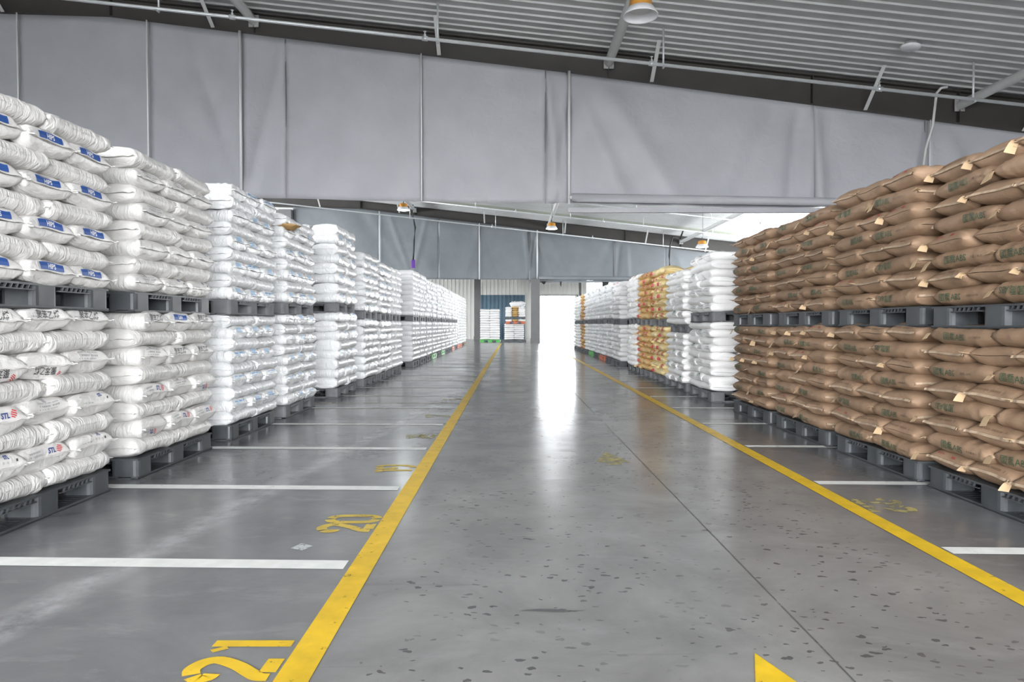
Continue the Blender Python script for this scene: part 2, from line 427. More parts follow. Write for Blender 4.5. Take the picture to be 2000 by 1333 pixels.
# flat fly braces from roof to beam flange
for yb, bay in ((Y1, 'nearer'), (Y2, 'farther')):
    for i, xb in enumerate((-12.0, -7.05, -1.72, 3.30, 8.35, 12.1)):
        zt, zb = roof_z(xb) - 0.04, beam_z(xb) + 0.05
        o = MB().prism([(xb - 0.045, yb - 0.95, zt), (xb + 0.045, yb - 0.95, zt), (xb + 0.045, yb - 0.14, zb), (xb - 0.045, yb - 0.14, zb)], (0, -0.012, 0.012)).build('fly_brace', 'white_steel')
        tag(o, f'{["first","second","third","fourth","fifth","sixth"][i]} flat white brace from left on the {bay} roof beam', 'brace', 'flat white roof braces')

# sprinkler pipes
def sprinkler(yp, dz, drops, heads, label, x0=-24, x1=15):
    zf = lambda q: roof_z(q) - dz
    r = empty('sprinkler_pipe', (0, yp, 0)); tag(r, label, 'pipe', 'galvanised sprinkler pipes')
    MB().tube([(x0, 0, zf(x0)), (RIDGE, 0, zf(RIDGE)), (x1, 0, zf(x1))] if x0 < RIDGE else [(x0, 0, zf(x0)), (x1, 0, zf(x1))], 0.036, 12).build('pipe', 'galvanised', r, True)
    for q in drops:
        MB().tube([(q, 0.045, zf(q) - 0.05), (q, 0.045, roof_z(q) - 0.02)], 0.022, 8).tube([(q, -0.05, zf(q) - 0.045), (q, 0.06, zf(q) - 0.045)], 0.02, 8).build('hanger', 'galvanised', r, True)
    for q in heads:
        h = MB().tube([(q - 0.06, 0, zf(q - .06)), (q + 0.06, 0, zf(q + .06))], 0.052, 12)
        h.lathe([(0.0, zf(q) + 0.15), (0.035, zf(q) + 0.15), (0.035, zf(q) + 0.145), (0.012, zf(q) + 0.135), (0.012, zf(q) + 0.10), (0.026, zf(q) + 0.09), (0.026, zf(q) + 0.03), (0, zf(q) + 0.03)], 12, center=(q, 0))
        h.build('sprinkler_head', 'galvanised', r, True)
sprinkler(14.8, 0.83, (-7.6, -1.60, 3.26, 9.95), (-6.0, -1.87, 3.0, 7.9), 'galvanised sprinkler pipe in front of the nearer roof beam')
sprinkler(33.0, 0.55, (-3.0, 1.4, 6.0, 9.6, 13), (-0.5, 7.4, 12.0), 'galvanised sprinkler pipe in the farther bay, closest to the nearer curtain', -8)
sprinkler(37.5, 0.55, (-2.0, 3.2, 7.2, 11), (0.2, 5.0), 'galvanised sprinkler pipe in the middle of the farther bay', -8)
sprinkler(41.6, 0.95, (-6.2, -1.0, 3.1, 9.2), (-1.2, 4.9), 'galvanised sprinkler pipe in front of the farther roof beam')

# ------------------------------------------------------------------ curtains
def curtain(yc, zb_fn, seams, tarp, label, amp, roll_from, roll_to):
    r = empty('curtain_partition', (0, yc, 0)); tag(r, label, 'curtain', 'grey tarpaulin partition curtains')
    def fold(xx, zz, t):
        # t: 0 bottom .. 1 top
        d = 0.035 * math.sin(xx * 0.9 + 1.3 * math.sin(zz * 0.7)) + 0.02 * math.sin(xx * 2.1 + zz * 1.4)
        for (cx, sl, w, a) in ((0.97, -0.10, 0.10, 0.09), (1.25, 0.16, 0.09, -0.07), (2.0, -0.45, 0.22, 0.07), (2.9, -0.65, 0.35, 0.07), (6.75, 0.10, 0.16, -0.09), (7.2, -0.05, 0.14, 0.10), (5.9, 0.42, 0.30, -0.05),
                               (10.3, -0.4, 0.25, 0.06), (-5.9, 0.25, 0.12, 0.05), (-6.8, -0.35, 0.14, 0.04), (-7.4, -0.6, 0.3, 0.03), (-2.5, 0.3, 0.2, 0.02), (-1.6, -0.35, 0.2, 0.025)):
            x0 = cx + sl * (7.0 - zz)* -1
            q = (xx - (cx + sl * (zz - 5.5))) / w
            d += a * math.exp(-q * q)
        return d * amp * 1.5
    for a, b_ in zip(seams[:-1], seams[1:]):
        nx, nz = max(6, int((b_ - a) / 0.11)), 26
        vs, fs = [], []
        for i in range(nx + 1):
            xx = a + (b_ - a) * i / nx; zt, z0 = beam_z(xx) + 0.0, zb_fn(xx)
            for k in range(nz + 1):
                t = k / nz; zz = z0 + (zt - z0) * t
                edge = min(1.0, (zt - zz) / 0.5)
                vs.append((xx, -0.14 - fold(xx, zz, t) * edge, zz))
        for i in range(nx):
            for k in range(nz):
                q = i * (nz + 1) + k; fs.append((q, q + nz + 1, q + nz + 2, q + 1))
        o = MB().add(vs, fs).build('tarpaulin_panel', tarp, r, True)
        s = o.modifiers.new('cloth', 'SOLIDIFY'); s.thickness = 0.006; s.offset = 0
    return r
def vline(r, name, xx, yy, z0, z1, rad, m, yoff=0.0):
    return MB().tube([(xx, yy, z0), (xx, yy, z1)], rad, 8).build(name, m, r, True)
zb1 = lambda q: 3.97 - 0.0176 * (q - 1.34)
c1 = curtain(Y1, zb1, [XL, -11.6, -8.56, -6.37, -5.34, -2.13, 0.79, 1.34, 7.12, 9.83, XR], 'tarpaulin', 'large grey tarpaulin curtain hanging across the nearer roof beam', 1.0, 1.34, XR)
for xx in (-11.6, -8.56, -2.13): vline(c1, 'rope', xx, -0.24, zb1(xx), beam_z(xx), 0.016, 'rope_white')
for xx in (-6.37, 1.34): vline(c1, 'pole', xx, -0.27, zb1(xx) - 0.02, beam_z(xx), 0.035, 'steel_pole')
for xx in (-5.34, 0.79): vline(c1, 'seam', xx, -0.155, zb1(xx), beam_z(xx), 0.012, 'seam_grey')
vline(c1, 'seam', 9.75, -0.165, zb1(9.75), beam_z(9.75), 0.012, 'seam_grey'); vline(c1, 'pole', 9.86, -0.2, zb1(9.86), beam_z(9.86), 0.02, 'steel_pole')
MB().tube([(1.40, -0.33, zb1(1.4) + 0.12), (13, -0.33, zb1(13) + 0.12)], 0.10, 16).build('rolled_hem', 'tarpaulin', c1, True)
MB().box(1.34, 13, -0.22, -0.12, zb1(6) - 0.13, zb1(6) - 0.02).build('bottom_rail', 'tarpaulin', c1)
MB().tube([(1.34, -0.34, zb1(1.4) + 0.12), (1.42, -0.34, zb1(1.4) + 0.12)], 0.05, 12).build('roller_end', 'white_steel', c1, True)

zb2 = lambda q: 3.93 - 0.006 * (q - 1.3)
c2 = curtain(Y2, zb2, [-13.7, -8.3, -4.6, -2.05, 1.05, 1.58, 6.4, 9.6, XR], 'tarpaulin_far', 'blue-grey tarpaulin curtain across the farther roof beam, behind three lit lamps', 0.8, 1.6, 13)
for xx in (-8.3, -2.05): vline(c2, 'rope', xx, -0.2, zb2(xx), beam_z(xx), 0.022, 'rope_white')
for xx in (-4.6, 1.05, 6.4): vline(c2, 'seam', xx, -0.16, zb2(xx), beam_z(xx), 0.02, 'seam_grey')
vline(c2, 'pole', 1.58, -0.25, zb2(1.58), beam_z(1.58), 0.05, 'steel_pole')
MB().tube([(1.65, -0.28, zb2(1.4) + 0.1), (13, -0.28, zb2(13) + 0.1)], 0.13, 16).build('rolled_hem', 'tarpaulin_far', c2, True)
MB().box(1.1, 13, -0.22, -0.12, zb2(6) - 0.15, zb2(6) - 0.02).build('bottom_rail', 'tarpaulin_far', c2)

# columns
def column(x0, x1, y0, y1, z1, label):
    r = empty('steel_column', ((x0 + x1) / 2, (y0 + y1) / 2, 0)); w, d = (x1 - x0) / 2, (y1 - y0) / 2
    tag(r, label, 'column')
    bevel(MB().box(-w, w, -d, d, 0, z1).build('shaft', 'column_paint', r), 0.02)
    MB().box(-w - 0.03, w + 0.03, -d - 0.03, d + 0.03, 0, 0.25).build('base_guard', 'column_paint', r)
column(1.18, 1.72, 42.3, 42.85, 3.95, 'wide dark grey column under the farther curtain beside the open doorway')
column(-2.8, -2.33, 50.6, 51.0, 6.5, 'narrow dark column by the far wall, left of the blue sheet')
column(-14.7, -13.72, 42.6, 43.1, 8.3, 'broad dark column at the left edge of the farther curtain')
column(5.10, 5.32, 52.2, 52.5, 6.0, 'thin dark column right of the far doorway')
# black rags hanging from the far curtain rail
for (xx, w, h, lab) in ((1.98, 0.28, 0.2, 'small black rag beside the wide column top'), (3.05, 0.1, 0.36, 'narrow black strap hanging over the far doorway'), (5.85, 0.42, 0.75, 'larger pointed black rag hanging near the right stacks')):
    b = MB(); z1 = zb2(xx) - 0.1
    pts = [(-w / 2, z1), (w / 2, z1), (w * 0.42, z1 - h * 0.5), (w * 0.1, z1 - h), (-w * 0.12, z1 - h * 0.8), (-w * 0.5, z1 - h * 0.35)]
    b.prism([(p[0], 0.0, p[1]) for p in pts], (0.0, 0.03, 0))
    o = b.build('black_rag', 'black_cloth'); o.location = (xx, Y2 - 0.27, 0)
    tag(o, lab, 'rag', 'black rags on the far curtain')

# ------------------------------------------------------------------ lamps
def lamp(loc, lit, label, power=0):
    r = empty('high_bay_lamp', loc); tag(r, label, 'lamp', 'high-bay lamps')
    zr = roof_z(loc[0]) - loc[2]
    MB().lathe([(0, 0.30), (0.10, 0.30), (0.17, 0.27), (0.185, 0.14), (0.19, 0.13)], 32).build('housing', 'lamp_orange', r, True)
    MB().lathe([(0.19, 0.13), (0.21, 0.125), (0.275, 0.02), (0.28, 0.0), (0.268, 0.0), (0.262, 0.02), (0.20, 0.105), (0.16, 0.11)], 32).build('dish', 'lamp_dish', r, True)
    ln = MB().lathe([(0.0, 0.09 if not lit else -0.01), (0.16 if not lit else 0.2, 0.09 if not lit else -0.005), (0.165 if not lit else 0.262, 0.105 if not lit else 0.02)], 32).build('lens', 'lamp_lit' if lit else 'lamp_lens', r, True)
    MB().tube([(0, 0, 0.30), (0, 0, 0.42)], 0.02, 8).tube([(0, 0, 0.42), (0.03, 0, 0.55), (0, 0, zr)], 0.008, 8).build('hanging_cable', 'black_cable', r, True)
    if lit:
        d = bpy.data.lights.new('lamp_light', 'AREA'); d.shape = 'DISK'; d.size = 0.5; d.energy = power; d.color = (0.93, 0.98, 1.0); d.spread = math.radians(165)
        l = bpy.data.objects.new('lamp_light', d); COL.objects.link(l); l.parent = r; l.location = (0, 0, -0.03)
lamp((2.05, 11.0, 6.02), False, 'unlit lamp with orange housing and white dish above the aisle')
lamp((-4.75, 30.0, 6.12), True, 'lit lamp with orange top, leftmost of three under the nearer curtain', 60)
lamp((1.85, 32.0, 5.58), True, 'lit lamp with orange top in the middle of the farther bay', 60)
lamp((8.33, 30.0, 4.50), True, 'lit lamp with orange top above white sacks on the right', 60)

# round white ceiling disc
r = empty('ceiling_disc', (8.26, 14.3, roof_z(8.26) - 0.14)); tag(r, 'round white disc fitted to the roof on the right', 'disc')
r.rotation_euler = (0, math.atan(0.11), 0)
MB().lathe([(0, 0), (0.15, 0.0), (0.19, 0.02), (0.2, 0.05), (0.19, 0.06), (0, 0.06)], 32).build('cover', 'lamp_dish', r, True)
MB().lathe([(0.12, 0.06), (0.12, 0.16), (0, 0.16)], 24).build('base', 'grey_steel', r, True)

# hanging cables with boxes
def cable(pts, rad, m, label, box=None):
    r = empty('drop_cable', pts[-1]); o0 = Vector(pts[-1]); tag(r, label, 'cable')
    MB().tube([Vector(p) - o0 for p in pts], rad, 8).build('cable', m, r, True)
    if box:
        bevel(MB().box(-box[0], box[0], -0.05, 0.05, -box[1], 0).build('socket_box', 'purple_box', r), 0.01)
def px(u, v, Y):
    p = math.radians(1.35); cx, cy = (u - 1000) / F_PX, (666.5 - v) / F_PX
    dy, dz = math.cos(p) + cy * math.sin(p), -math.sin(p) + cy * math.cos(p)
    return (cx / dy * Y, Y, CAM_H + dz / dy * Y)
cable([px(1850, 170, 15.6), px(1838, 172, 15.6), px(1829, 182, 15.6), px(1826, 210, 15.65), px(1822, 245, 15.8), px(1808, 290, 15.9), px(1802, 330, 15.9), px(1800, 400, 15.9)], 0.03, 'white_cable', 'white cable hanging down from the roof by the brown stacks')
cable([px(806, 400, 42), px(806, 422, 42), px(811, 445, 42), px(809, 470, 42), px(808, 490, 42), px(807, 508, 42)], 0.05, 'black_cable', 'cable with a purple box hanging left above the white stacks', (0.11, 0.5))
cable([px(1345, 425, 41), px(1330, 462, 41), px(1314, 463, 41), px(1309, 480, 41), px(1307, 500, 41), px(1308, 524, 41)], 0.05, 'black_cable', 'cable with a purple box hanging behind the yellow kraft stacks', (0.22, 0.3))

# ------------------------------------------------------------------ floor markings (parts of the floor)
XLINE_L, XLINE_R, LW = -0.685, 2.05, 0.055
def decal(name, polys, m, z=0.002):
    b = MB()
    for p in polys: b.add([(q[0], q[1], 0.0) for q in p], [tuple(range(len(p)))])
    o = b.build(name, m, fl); o.location = (0, 0, z); return o
decal('yellow_line', [[(XLINE_L - LW, -3, 0), (XLINE_L + LW, -3, 0), (XLINE_L + LW + .03, 41, 0), (XLINE_L - LW + .03, 41, 0)]], 'paint_yellow', 0.0026)
decal('yellow_line', [[(XLINE_R - LW, -3, 0), (XLINE_R + LW, -3, 0), (XLINE_R + LW, 31, 0), (XLINE_R - LW, 31, 0)]], 'paint_yellow', 0.0026)
SK = 0.03
def xline(xa, xb, y, w, m, z=0.002):
    decal('bay_line', [[(xa, y - SK * (xa - xb) - w, 0), (xb, y - w, 0), (xb, y + w, 0), (xa, y - SK * (xa - xb) + w, 0)]], m, z)
for i in range(12):
    yl = 3.10 + 1.465 * i
    if abs(yl - 10.0) < 0.8: yl = 10.5
    xline(-4.2, -0.76, yl, 0.056, 'paint_white')
for i in range(12):
    yr = 3.30 + 1.43 * i
    decal('bay_line', [[(2.12, yr - .05, 0), (4.2, yr - .05 - SK * 2, 0), (4.2, yr + .05 - SK * 2, 0), (2.12, yr + .05, 0)]], 'paint_white')
xline(-4.2, -0.76, 9.55, 0.02, 'paint_yellow_faded'); xline(-4.2, -0.76, 8.95, 0.015, 'paint_yellow_faded')
# stencilled digits drawn as strokes: (x across the digit, y up), unit height
ST = {
 '2': [[(0.16, 0.70), (0.06, 0.72), (0.02, 0.82), (0.08, 0.90)], [(0.13, 0.93), (0.28, 0.98), (0.46, 0.92), (0.54, 0.80), (0.50, 0.66), (0.36, 0.45), (0.18, 0.26), (0.08, 0.14), (0.07, 0.02)], [(0.20, 0.07), (0.58, 0.07)]],
 '1': [[(0.34, 1.0), (0.34, 0.0)], [(0.12, 0.84), (0.20, 0.90)]],
 '0': [[(0.24, 0.97), (0.10, 0.90), (0.03, 0.70), (0.03, 0.30), (0.10, 0.10), (0.24, 0.03)], [(0.33, 0.97), (0.48, 0.90), (0.55, 0.70), (0.55, 0.30), (0.48, 0.10), (0.33, 0.03)]],
 '9': [[(0.24, 0.97), (0.08, 0.90), (0.03, 0.74), (0.08, 0.56), (0.24, 0.50)], [(0.33, 0.97), (0.48, 0.90), (0.55, 0.70), (0.52, 0.35), (0.42, 0.10), (0.22, 0.03)]],
 '8': [[(0.26, 0.97), (0.10, 0.90), (0.08, 0.66), (0.20, 0.54), (0.05, 0.40), (0.05, 0.14), (0.26, 0.03)], [(0.33, 0.97), (0.48, 0.90), (0.50, 0.66), (0.38, 0.54), (0.54, 0.40), (0.54, 0.14), (0.33, 0.03)]],
 '7': [[(0.03, 0.95), (0.24, 0.95)], [(0.32, 0.95), (0.55, 0.95), (0.36, 0.5), (0.24, 0.0)]],
 '6': [[(0.48, 0.94), (0.26, 0.90), (0.08, 0.60), (0.05, 0.28), (0.12, 0.08), (0.26, 0.03)], [(0.33, 0.03), (0.50, 0.12), (0.54, 0.30), (0.46, 0.48), (0.30, 0.52)]],
}
def smooth_path(pts):
    if len(pts) < 4: return pts
    q = [pts[0]] + list(pts) + [pts[-1]]; out = []
    for i in range(1, len(q) - 2):
        p0, p1, p2, p3 = [Vector(a) for a in q[i - 1:i + 3]]
        for k in range(4):
            t = k / 4; out.append(tuple(0.5 * ((2 * p1) + (p2 - p0) * t + (2 * p0 - 5 * p1 + 4 * p2 - p3) * t * t + (3 * p1 - p0 - 3 * p2 + p3) * t ** 3)))
    return out + [tuple(pts[-1])]
def ribbon(pts, w):
    polys = []; pts = [Vector((p[0], p[1])) for p in pts]
    L_, R_ = [], []
    for i, p in enumerate(pts):
        t = (pts[min(i + 1, len(pts) - 1)] - pts[max(i - 1, 0)]).normalized(); n = Vector((-t.y, t.x))
        L_.append(p + n * w); R_.append(p - n * w)
    for i in range(len(pts) - 1): polys.append([R_[i], R_[i + 1], L_[i + 1], L_[i]])
    return polys
def digits(txt, ybase, xbase, h, m, side):
    polys = []; cur = 0.0
    for ch in txt:
        for st in ST[ch]:
            for pl in ribbon(smooth_path(st), 0.10):
                q = []
                for p in pl:
                    a, b_ = (p.x + cur) * h * 0.86, p.y * h
                    q.append((xbase - b_, ybase + a, 0) if side < 0 else (xbase + b_, ybase - a, 0))
                polys.append(q)
        cur += 0.70 if ch != '1' else 0.55
    decal('bay_number', polys, m, 0.0022)
digits('21', 2.085, -0.755, 0.27, 'paint_yellow', -1)
digits('20', 3.60, -0.755, 0.28, 'paint_yellow_worn', -1)
digits('19', 5.05, -0.755, 0.28, 'paint_yellow_worn', -1)
digits('18', 6.55, -0.755, 0.28, 'paint_yellow_faded', -1)
digits('17', 8.05, -0.755, 0.28, 'paint_yellow_faded', -1)
digits('16', 9.9, -0.755, 0.28, 'paint_yellow_faded', -1)
digits('22', 4.28, 2.12, 0.27, 'paint_yellow_faded', 1)
def arrow(x, yt, m, hw=0.16, hl=0.48, sl=0.7):
    decal('floor_arrow', [[(x, yt, 0), (x - hw, yt - hl, 0), (x + hw, yt - hl, 0)], [(x - 0.06, yt - hl, 0), (x - 0.06, yt - hl - sl, 0), (x + 0.06, yt - hl - sl, 0), (x + 0.06, yt - hl, 0)]], m)
arrow(0.812, 2.26, 'paint_yellow', 0.17, 0.50)
arrow(0.81, 5.88, 'paint_yellow_faded', 0.14, 0.44, 0.1)
decal('expansion_joint', [[(1.07, -1, 0), (1.076, -1, 0), (0.936, 26, 0), (0.93, 26, 0)]], 'joint_dark', 0.0012)
decal('expansion_joint', [[(-4, 7.9, 0), (2.7, 7.9, 0), (2.7, 7.908, 0), (-4, 7.908, 0)]], 'joint_dark', 0.0012)
# patched crack and a scuffed film scrap
crk = [(0.03, 2.60), (0.10, 2.615), (0.17, 2.612), (0.24, 2.60), (0.29, 2.606), (0.24, 2.588), (0.16, 2.585), (0.09, 2.592)]
decal('floor_crack', [[(p[0], p[1], 0) for p in crk][::-1]], 'joint_dark', 0.0012)
decal('film_scrap', [[(-1.09, 3.33, 0), (-1.02, 3.30, 0), (-0.99, 3.37, 0), (-1.06, 3.41, 0)]], 'scrap_film', 0.0012)

# ------------------------------------------------------------------ pallets
PL, PW, PH = 1.2, 1.0, 0.145     # length along the aisle (y), depth (x), height
def pallet_meshes(m):
    # local: x from 0 (aisle face) to +PW, y from 0 to PL, z up
    top = MB()
    top.box(0.0, PW, 0.0, PL, PH - 0.012, PH)
    for yy0, yy1 in ((0.2, 0.5), (0.7, 1.0)):
        for face in (0.0, PW - 0.012):
            top.box(face, face + 0.012, yy0, yy1, PH - 0.040, PH - 0.034)
            n = 7
            for k in range(1, n):
                yk = yy0 + (yy1 - yy0) * k / n
                top.prism([(face, yk - 0.010, PH - 0.012), (face, yk - 0.002, PH - 0.012), (face, yk + 0.012, PH - 0.036), (face, yk + 0.004, PH - 0.036)], (0.012, 0, 0))
    for k in range(1, 12): top.box(0.02, PW - 0.02, k * 0.1 - 0.004, k * 0.1 + 0.004, PH - 0.034, PH - 0.012)
    for xx0, xx1 in ((0.2, 0.4), (0.6, 0.8)):
        for face in (0.0, PL - 0.012): top.box(xx0, xx1, face, face + 0.012, PH - 0.036, PH - 0.030)
    bot = MB()
    for xx in (0.0, 0.40, 0.80):
        w = 0.2
        bot.box(xx, xx + w, 0.0, PL, 0.0, 0.010)
        bot.box(xx, xx + 0.05, 0.0, PL, 0.0, 0.020); bot.box(xx + 0.15, xx + 0.2, 0.0, PL, 0.0, 0.020)
        for k in range(1, 24): bot.box(xx + 0.05, xx + 0.15, k * 0.05 - 0.017, k * 0.05 + 0.017, 0.0, 0.020)
    for yy in (0.0, 0.5, 1.0): bot.box(0.2, 0.8, yy, yy + 0.2, 0.0, 0.02)
    blk = MB(); rr = 0.035; pts = []
    for cx, cy, a0 in ((0.2 - rr, 0.2 - rr, 0), (rr, 0.2 - rr, 90), (rr, rr, 180), (0.2 - rr, rr, 270)):
        for k in range(4):
            a = math.radians(a0 + 30 * k); pts.append((cx + rr * math.cos(a), cy + rr * math.sin(a), 0.018))
    blk.prism(pts, (0, 0, PH - 0.018 - 0.010))
    return top.mesh('top_deck', m), bot.mesh('bottom_deck', m), blk.mesh('block', m)
PMESH = {}
def pallet(xf, d, y0, z0, m, label, detail):
    if m not in PMESH:
        t, b_, k = pallet_meshes(m)
        whole = MB()
        whole.box(0, PW, 0, PL, PH - 0.03, PH); whole.box(0, 0.2, 0, PL, 0, 0.018); whole.box(0.8, 1, 0, PL, 0, 0.018); whole.box(0.4, 0.6, 0, PL, 0, 0.018)
        for i in range(3):
            for j in range(3): whole.box(0.4 * i, 0.4 * i + 0.2, 0.5 * j, 0.5 * j + 0.2, 0.018, PH - 0.03)
        PMESH[m] = (t, b_, k, whole.mesh('pallet_whole', m))
    t, b_, k, wh = PMESH[m]
    # right-hand columns extend to +x, left-hand ones to -x: turn the pallet round
    loc = (xf, y0, z0) if d > 0 else (xf, y0 + PL, z0); rz = 0.0 if d > 0 else PI
    if not detail:
        o = link('plastic_pallet', wh); o.location = loc; o.rotation_euler = (0, 0, rz)
        tag(o, label, 'pallet', 'plastic pallets under the sack columns'); return o
    o = empty('plastic_pallet', loc, rz); tag(o, label, 'pallet', 'plastic pallets under the sack columns')
    link('top_deck', t, o); link('bottom_deck', b_, o)
    for i in range(3):
        for j in range(3): link('block', k, o, (0.4 * i, 0.5 * j, 0))
    return o

# ------------------------------------------------------------------ sacks
class Bag:
    """A filled sack: x along its length, y across, z up, base at z = 0; surface as a function of (u, th)."""
    def __init__(s, L, W, T, p, q, n, wt, wp, seed, wr=0.004, bend=0.008, pucker=0.004, flare=0.01, sq=1.0):
        s.L, s.W, s.T, s.p, s.q, s.n, s.wt, s.wp, s.wr, s.bend, s.pucker, s.flare = L, W, T, p, q, n, wt, wp, wr, bend, pucker, flare
        g = np.random.default_rng(seed)
        s.w = [(g.uniform(18, 60), g.uniform(-2.5, 2.5), g.uniform(0, 6.28), g.uniform(0.4, 1)) for _ in range(6)]
        s.ph = g.uniform(0, 6.28, 8); s.kp = g.integers(7, 12)
    def pt(s, u, th):
        u = np.asarray(u, float); th = np.asarray(th, float)
        a = np.clip(np.abs(u), 0, 1)
        tp = np.power(np.clip(1 - a ** s.p, 0, 1), 1 / s.q); wpz = 1 - s.wt * a ** s.wp
        c, sn = np.cos(th), np.sin(th); e = 2 / s.n
        y = s.W / 2 * wpz * np.sign(c) * np.abs(c) ** e
        z = s.T / 2 * tp * np.sign(sn) * np.abs(sn) ** e
        x = u * s.L / 2 + np.sign(u) * a ** 6 * s.flare * (np.abs(c) - 0.5)
        r = np.zeros_like(u + th)
        for k, sl, ph, am in s.w:
            r = r + am * np.maximum(0, np.sin(k * x + sl * (th + 0.6 * np.sin(2 * th)) + ph)) ** 4
        r = r * s.wr * (0.25 + 0.75 * tp) * (0.35 + 0.65 * a)
        r = r + s.pucker * np.sin(s.kp * th + s.ph[5]) * a ** 8 * tp
        y = y + r * c * 0.8; z = z + r * sn * 0.9
        z = z + s.bend * np.sin(2.2 * u + s.ph[0]) * 0.6 + s.bend * 0.5 * np.sin(6 * y / s.W + s.ph[1])
        y = y + s.bend * 0.6 * np.sin(2.0 * u + s.ph[2])
        return np.stack([x, y, z + s.T / 2], -1)
    def mesh(s, name, m, nu=34, nt=30):
        us = np.sin(np.linspace(-PI / 2, PI / 2, nu)); us = np.sign(us) * np.abs(us) ** (0.9 if s.p < 12 else 0.62); us[0], us[-1] = -1, 1
        # sample the section evenly in arc rather than in angle
        t0 = np.linspace(0, 2 * PI, 721); yy = s.W / 2 * np.sign(np.cos(t0)) * np.abs(np.cos(t0)) ** (2 / s.n); zz = s.T / 2 * np.sign(np.sin(t0)) * np.abs(np.sin(t0)) ** (2 / s.n)
        arc = np.concatenate([[0], np.cumsum(np.hypot(np.diff(yy), np.diff(zz)))]); ths = np.interp(np.linspace(0, arc[-1], nt + 1)[:-1], arc, t0)
        U, TH = np.meshgrid(us, ths, indexing='ij')
        P = s.pt(U, TH).reshape(-1, 3)
        fs = []
        for i in range(nu - 1):
            for k in range(nt):
                a, b_ = i * nt + k, i * nt + (k + 1) % nt
                fs.append((a, a + nt, b_ + nt, b_))
        return MB().add([tuple(map(float, q)) for q in P], fs).mesh(name, m, True)
    def side(s, tx, tz, sgn=-1):
        """points of the long side (front is -y): tx along x, tz height from the middle"""
        u = np.clip(np.asarray(tx) / (s.L / 2), -0.97, 0.97); tp = np.power(1 - np.abs(u) ** s.p, 1 / s.q)
        q = np.clip(np.asarray(tz) / (s.T / 2 * tp), -0.985, 0.985)
        sn = np.sign(q) * np.abs(q) ** (s.n / 2); th = PI - np.arcsin(sn)
        P = s.pt(u, th); off = np.stack([np.zeros_like(u), -np.cos(np.arcsin(sn)) ** 0.5, sn], -1)
        return P + 0.0036 * off
    def end(s, ty, tz):
        """points of the +x end: ty across, tz height from the seam"""
        y = np.asarray(ty) / (s.W / 2 * (1 - s.wt)); c = np.sign(y) * np.clip(np.abs(y), 0, 0.98) ** (s.n / 2)
        sn = np.sqrt(1 - c * c); zmax = s.T / 2 * sn ** (2 / s.n)
        tp = np.clip(np.abs(np.asarray(tz)) / zmax, 0.02, 0.985)
        a = np.power(np.clip(1 - tp ** s.q, 0, 1), 1 / s.p); th = np.arctan2(np.sign(tz) * sn, c)
        P = s.pt(a, th); nz = tp ** 3
        off = np.stack([1 - 0.4 * nz, np.zeros_like(nz), np.sign(tz) * (0.35 + 0.65 * nz)], -1)
        return P + 0.0034 * off

# --- flat print, wrapped on the sack surface
_txt = {}
def text2d(body, size, bold=0.0):
    k = (body, size, bold)
    if k in _txt: return _txt[k]
    c = bpy.data.curves.new('lettering', 'FONT'); c.body = body; c.size = size; c.align_x = 'CENTER'; c.align_y = 'CENTER'
    c.offset = bold; c.resolution_u = 2
    o = bpy.data.objects.new('lettering', c); COL.objects.link(o)
    bpy.context.view_layer.update()
    me = o.evaluated_get(bpy.context.evaluated_depsgraph_get()).to_mesh()
    bm = bmesh.new(); bm.from_mesh(me); bpy.data.objects.remove(o)
    bmesh.ops.triangulate(bm, faces=bm.faces[:])
    for _ in range(3):
        es = [e for e in bm.edges if e.calc_length() > 0.012]
        if not es: break
        bmesh.ops.subdivide_edges(bm, edges=es, cuts=1); bmesh.ops.triangulate(bm, faces=bm.faces[:])
    bm.verts.index_update()
    vs = np.array([v.co[:2] for v in bm.verts]); fs = [tuple(v.index for v in f.verts) for f in bm.faces]; bm.free()
    if len(vs): vs = vs - (vs.max(0) + vs.min(0)) / 2
    _txt[k] = (vs, fs); return vs, fs
def rect2d(w, h, step=0.012):
    nx, ny = max(1, int(w / step)), max(1, int(h / step))
    vs = np.array([(-w / 2 + w * i / nx, -h / 2 + h * j / ny) for i in range(nx + 1) for j in range(ny + 1)])
    fs = [(i * (ny + 1) + j, (i + 1) * (ny + 1) + j, (i + 1) * (ny + 1) + j + 1, i * (ny + 1) + j + 1) for i in range(nx) for j in range(ny)]
    return vs, fs
def T(body, size, x, y, m, bold=0.0, lift=0.0, sx=1.0):
    v, f = text2d(body, size, bold); return (v * [sx, 1] + [x, y], f, m, lift)
def Rr(w, h, x, y, m, lift=0.0):
    v, f = rect2d(w, h); return (v + [x, y], f, m, lift)
def tiny_line(w, h, x, y, m, seed, gap=0.004):
    """a row of small illegible marks"""
    g = random.Random(seed); out = []; cx = -w / 2
    while cx < w / 2:
        ww = g.uniform(0.6, 1.5) * h
        if g.random() > 0.16: out.append(Rr(min(ww, w / 2 - cx + .002), h, x + cx + ww / 2, y, m))
        cx += ww + gap
    return out
def logo(x, y, r):
    """red striped disc"""
    out = []; ang = math.radians(-22)
    for k in range(4):
        v = r * (-0.72 + 0.48 * k); hw = math.sqrt(max(0.0, r * r - v * v)); vs, fs = rect2d(2 * hw, r * 0.27, 0.01)
        vs = vs + [0, v]; ca, sa = math.cos(ang), math.sin(ang)
        vs = np.stack([vs[:, 0] * ca - vs[:, 1] * sa, vs[:, 0] * sa + vs[:, 1] * ca], -1); out.append((vs + [x, y], fs, 'ink_red', 0.0))
    return out
def flip(items): return [(-v, f, m, l) for v, f, m, l in items]
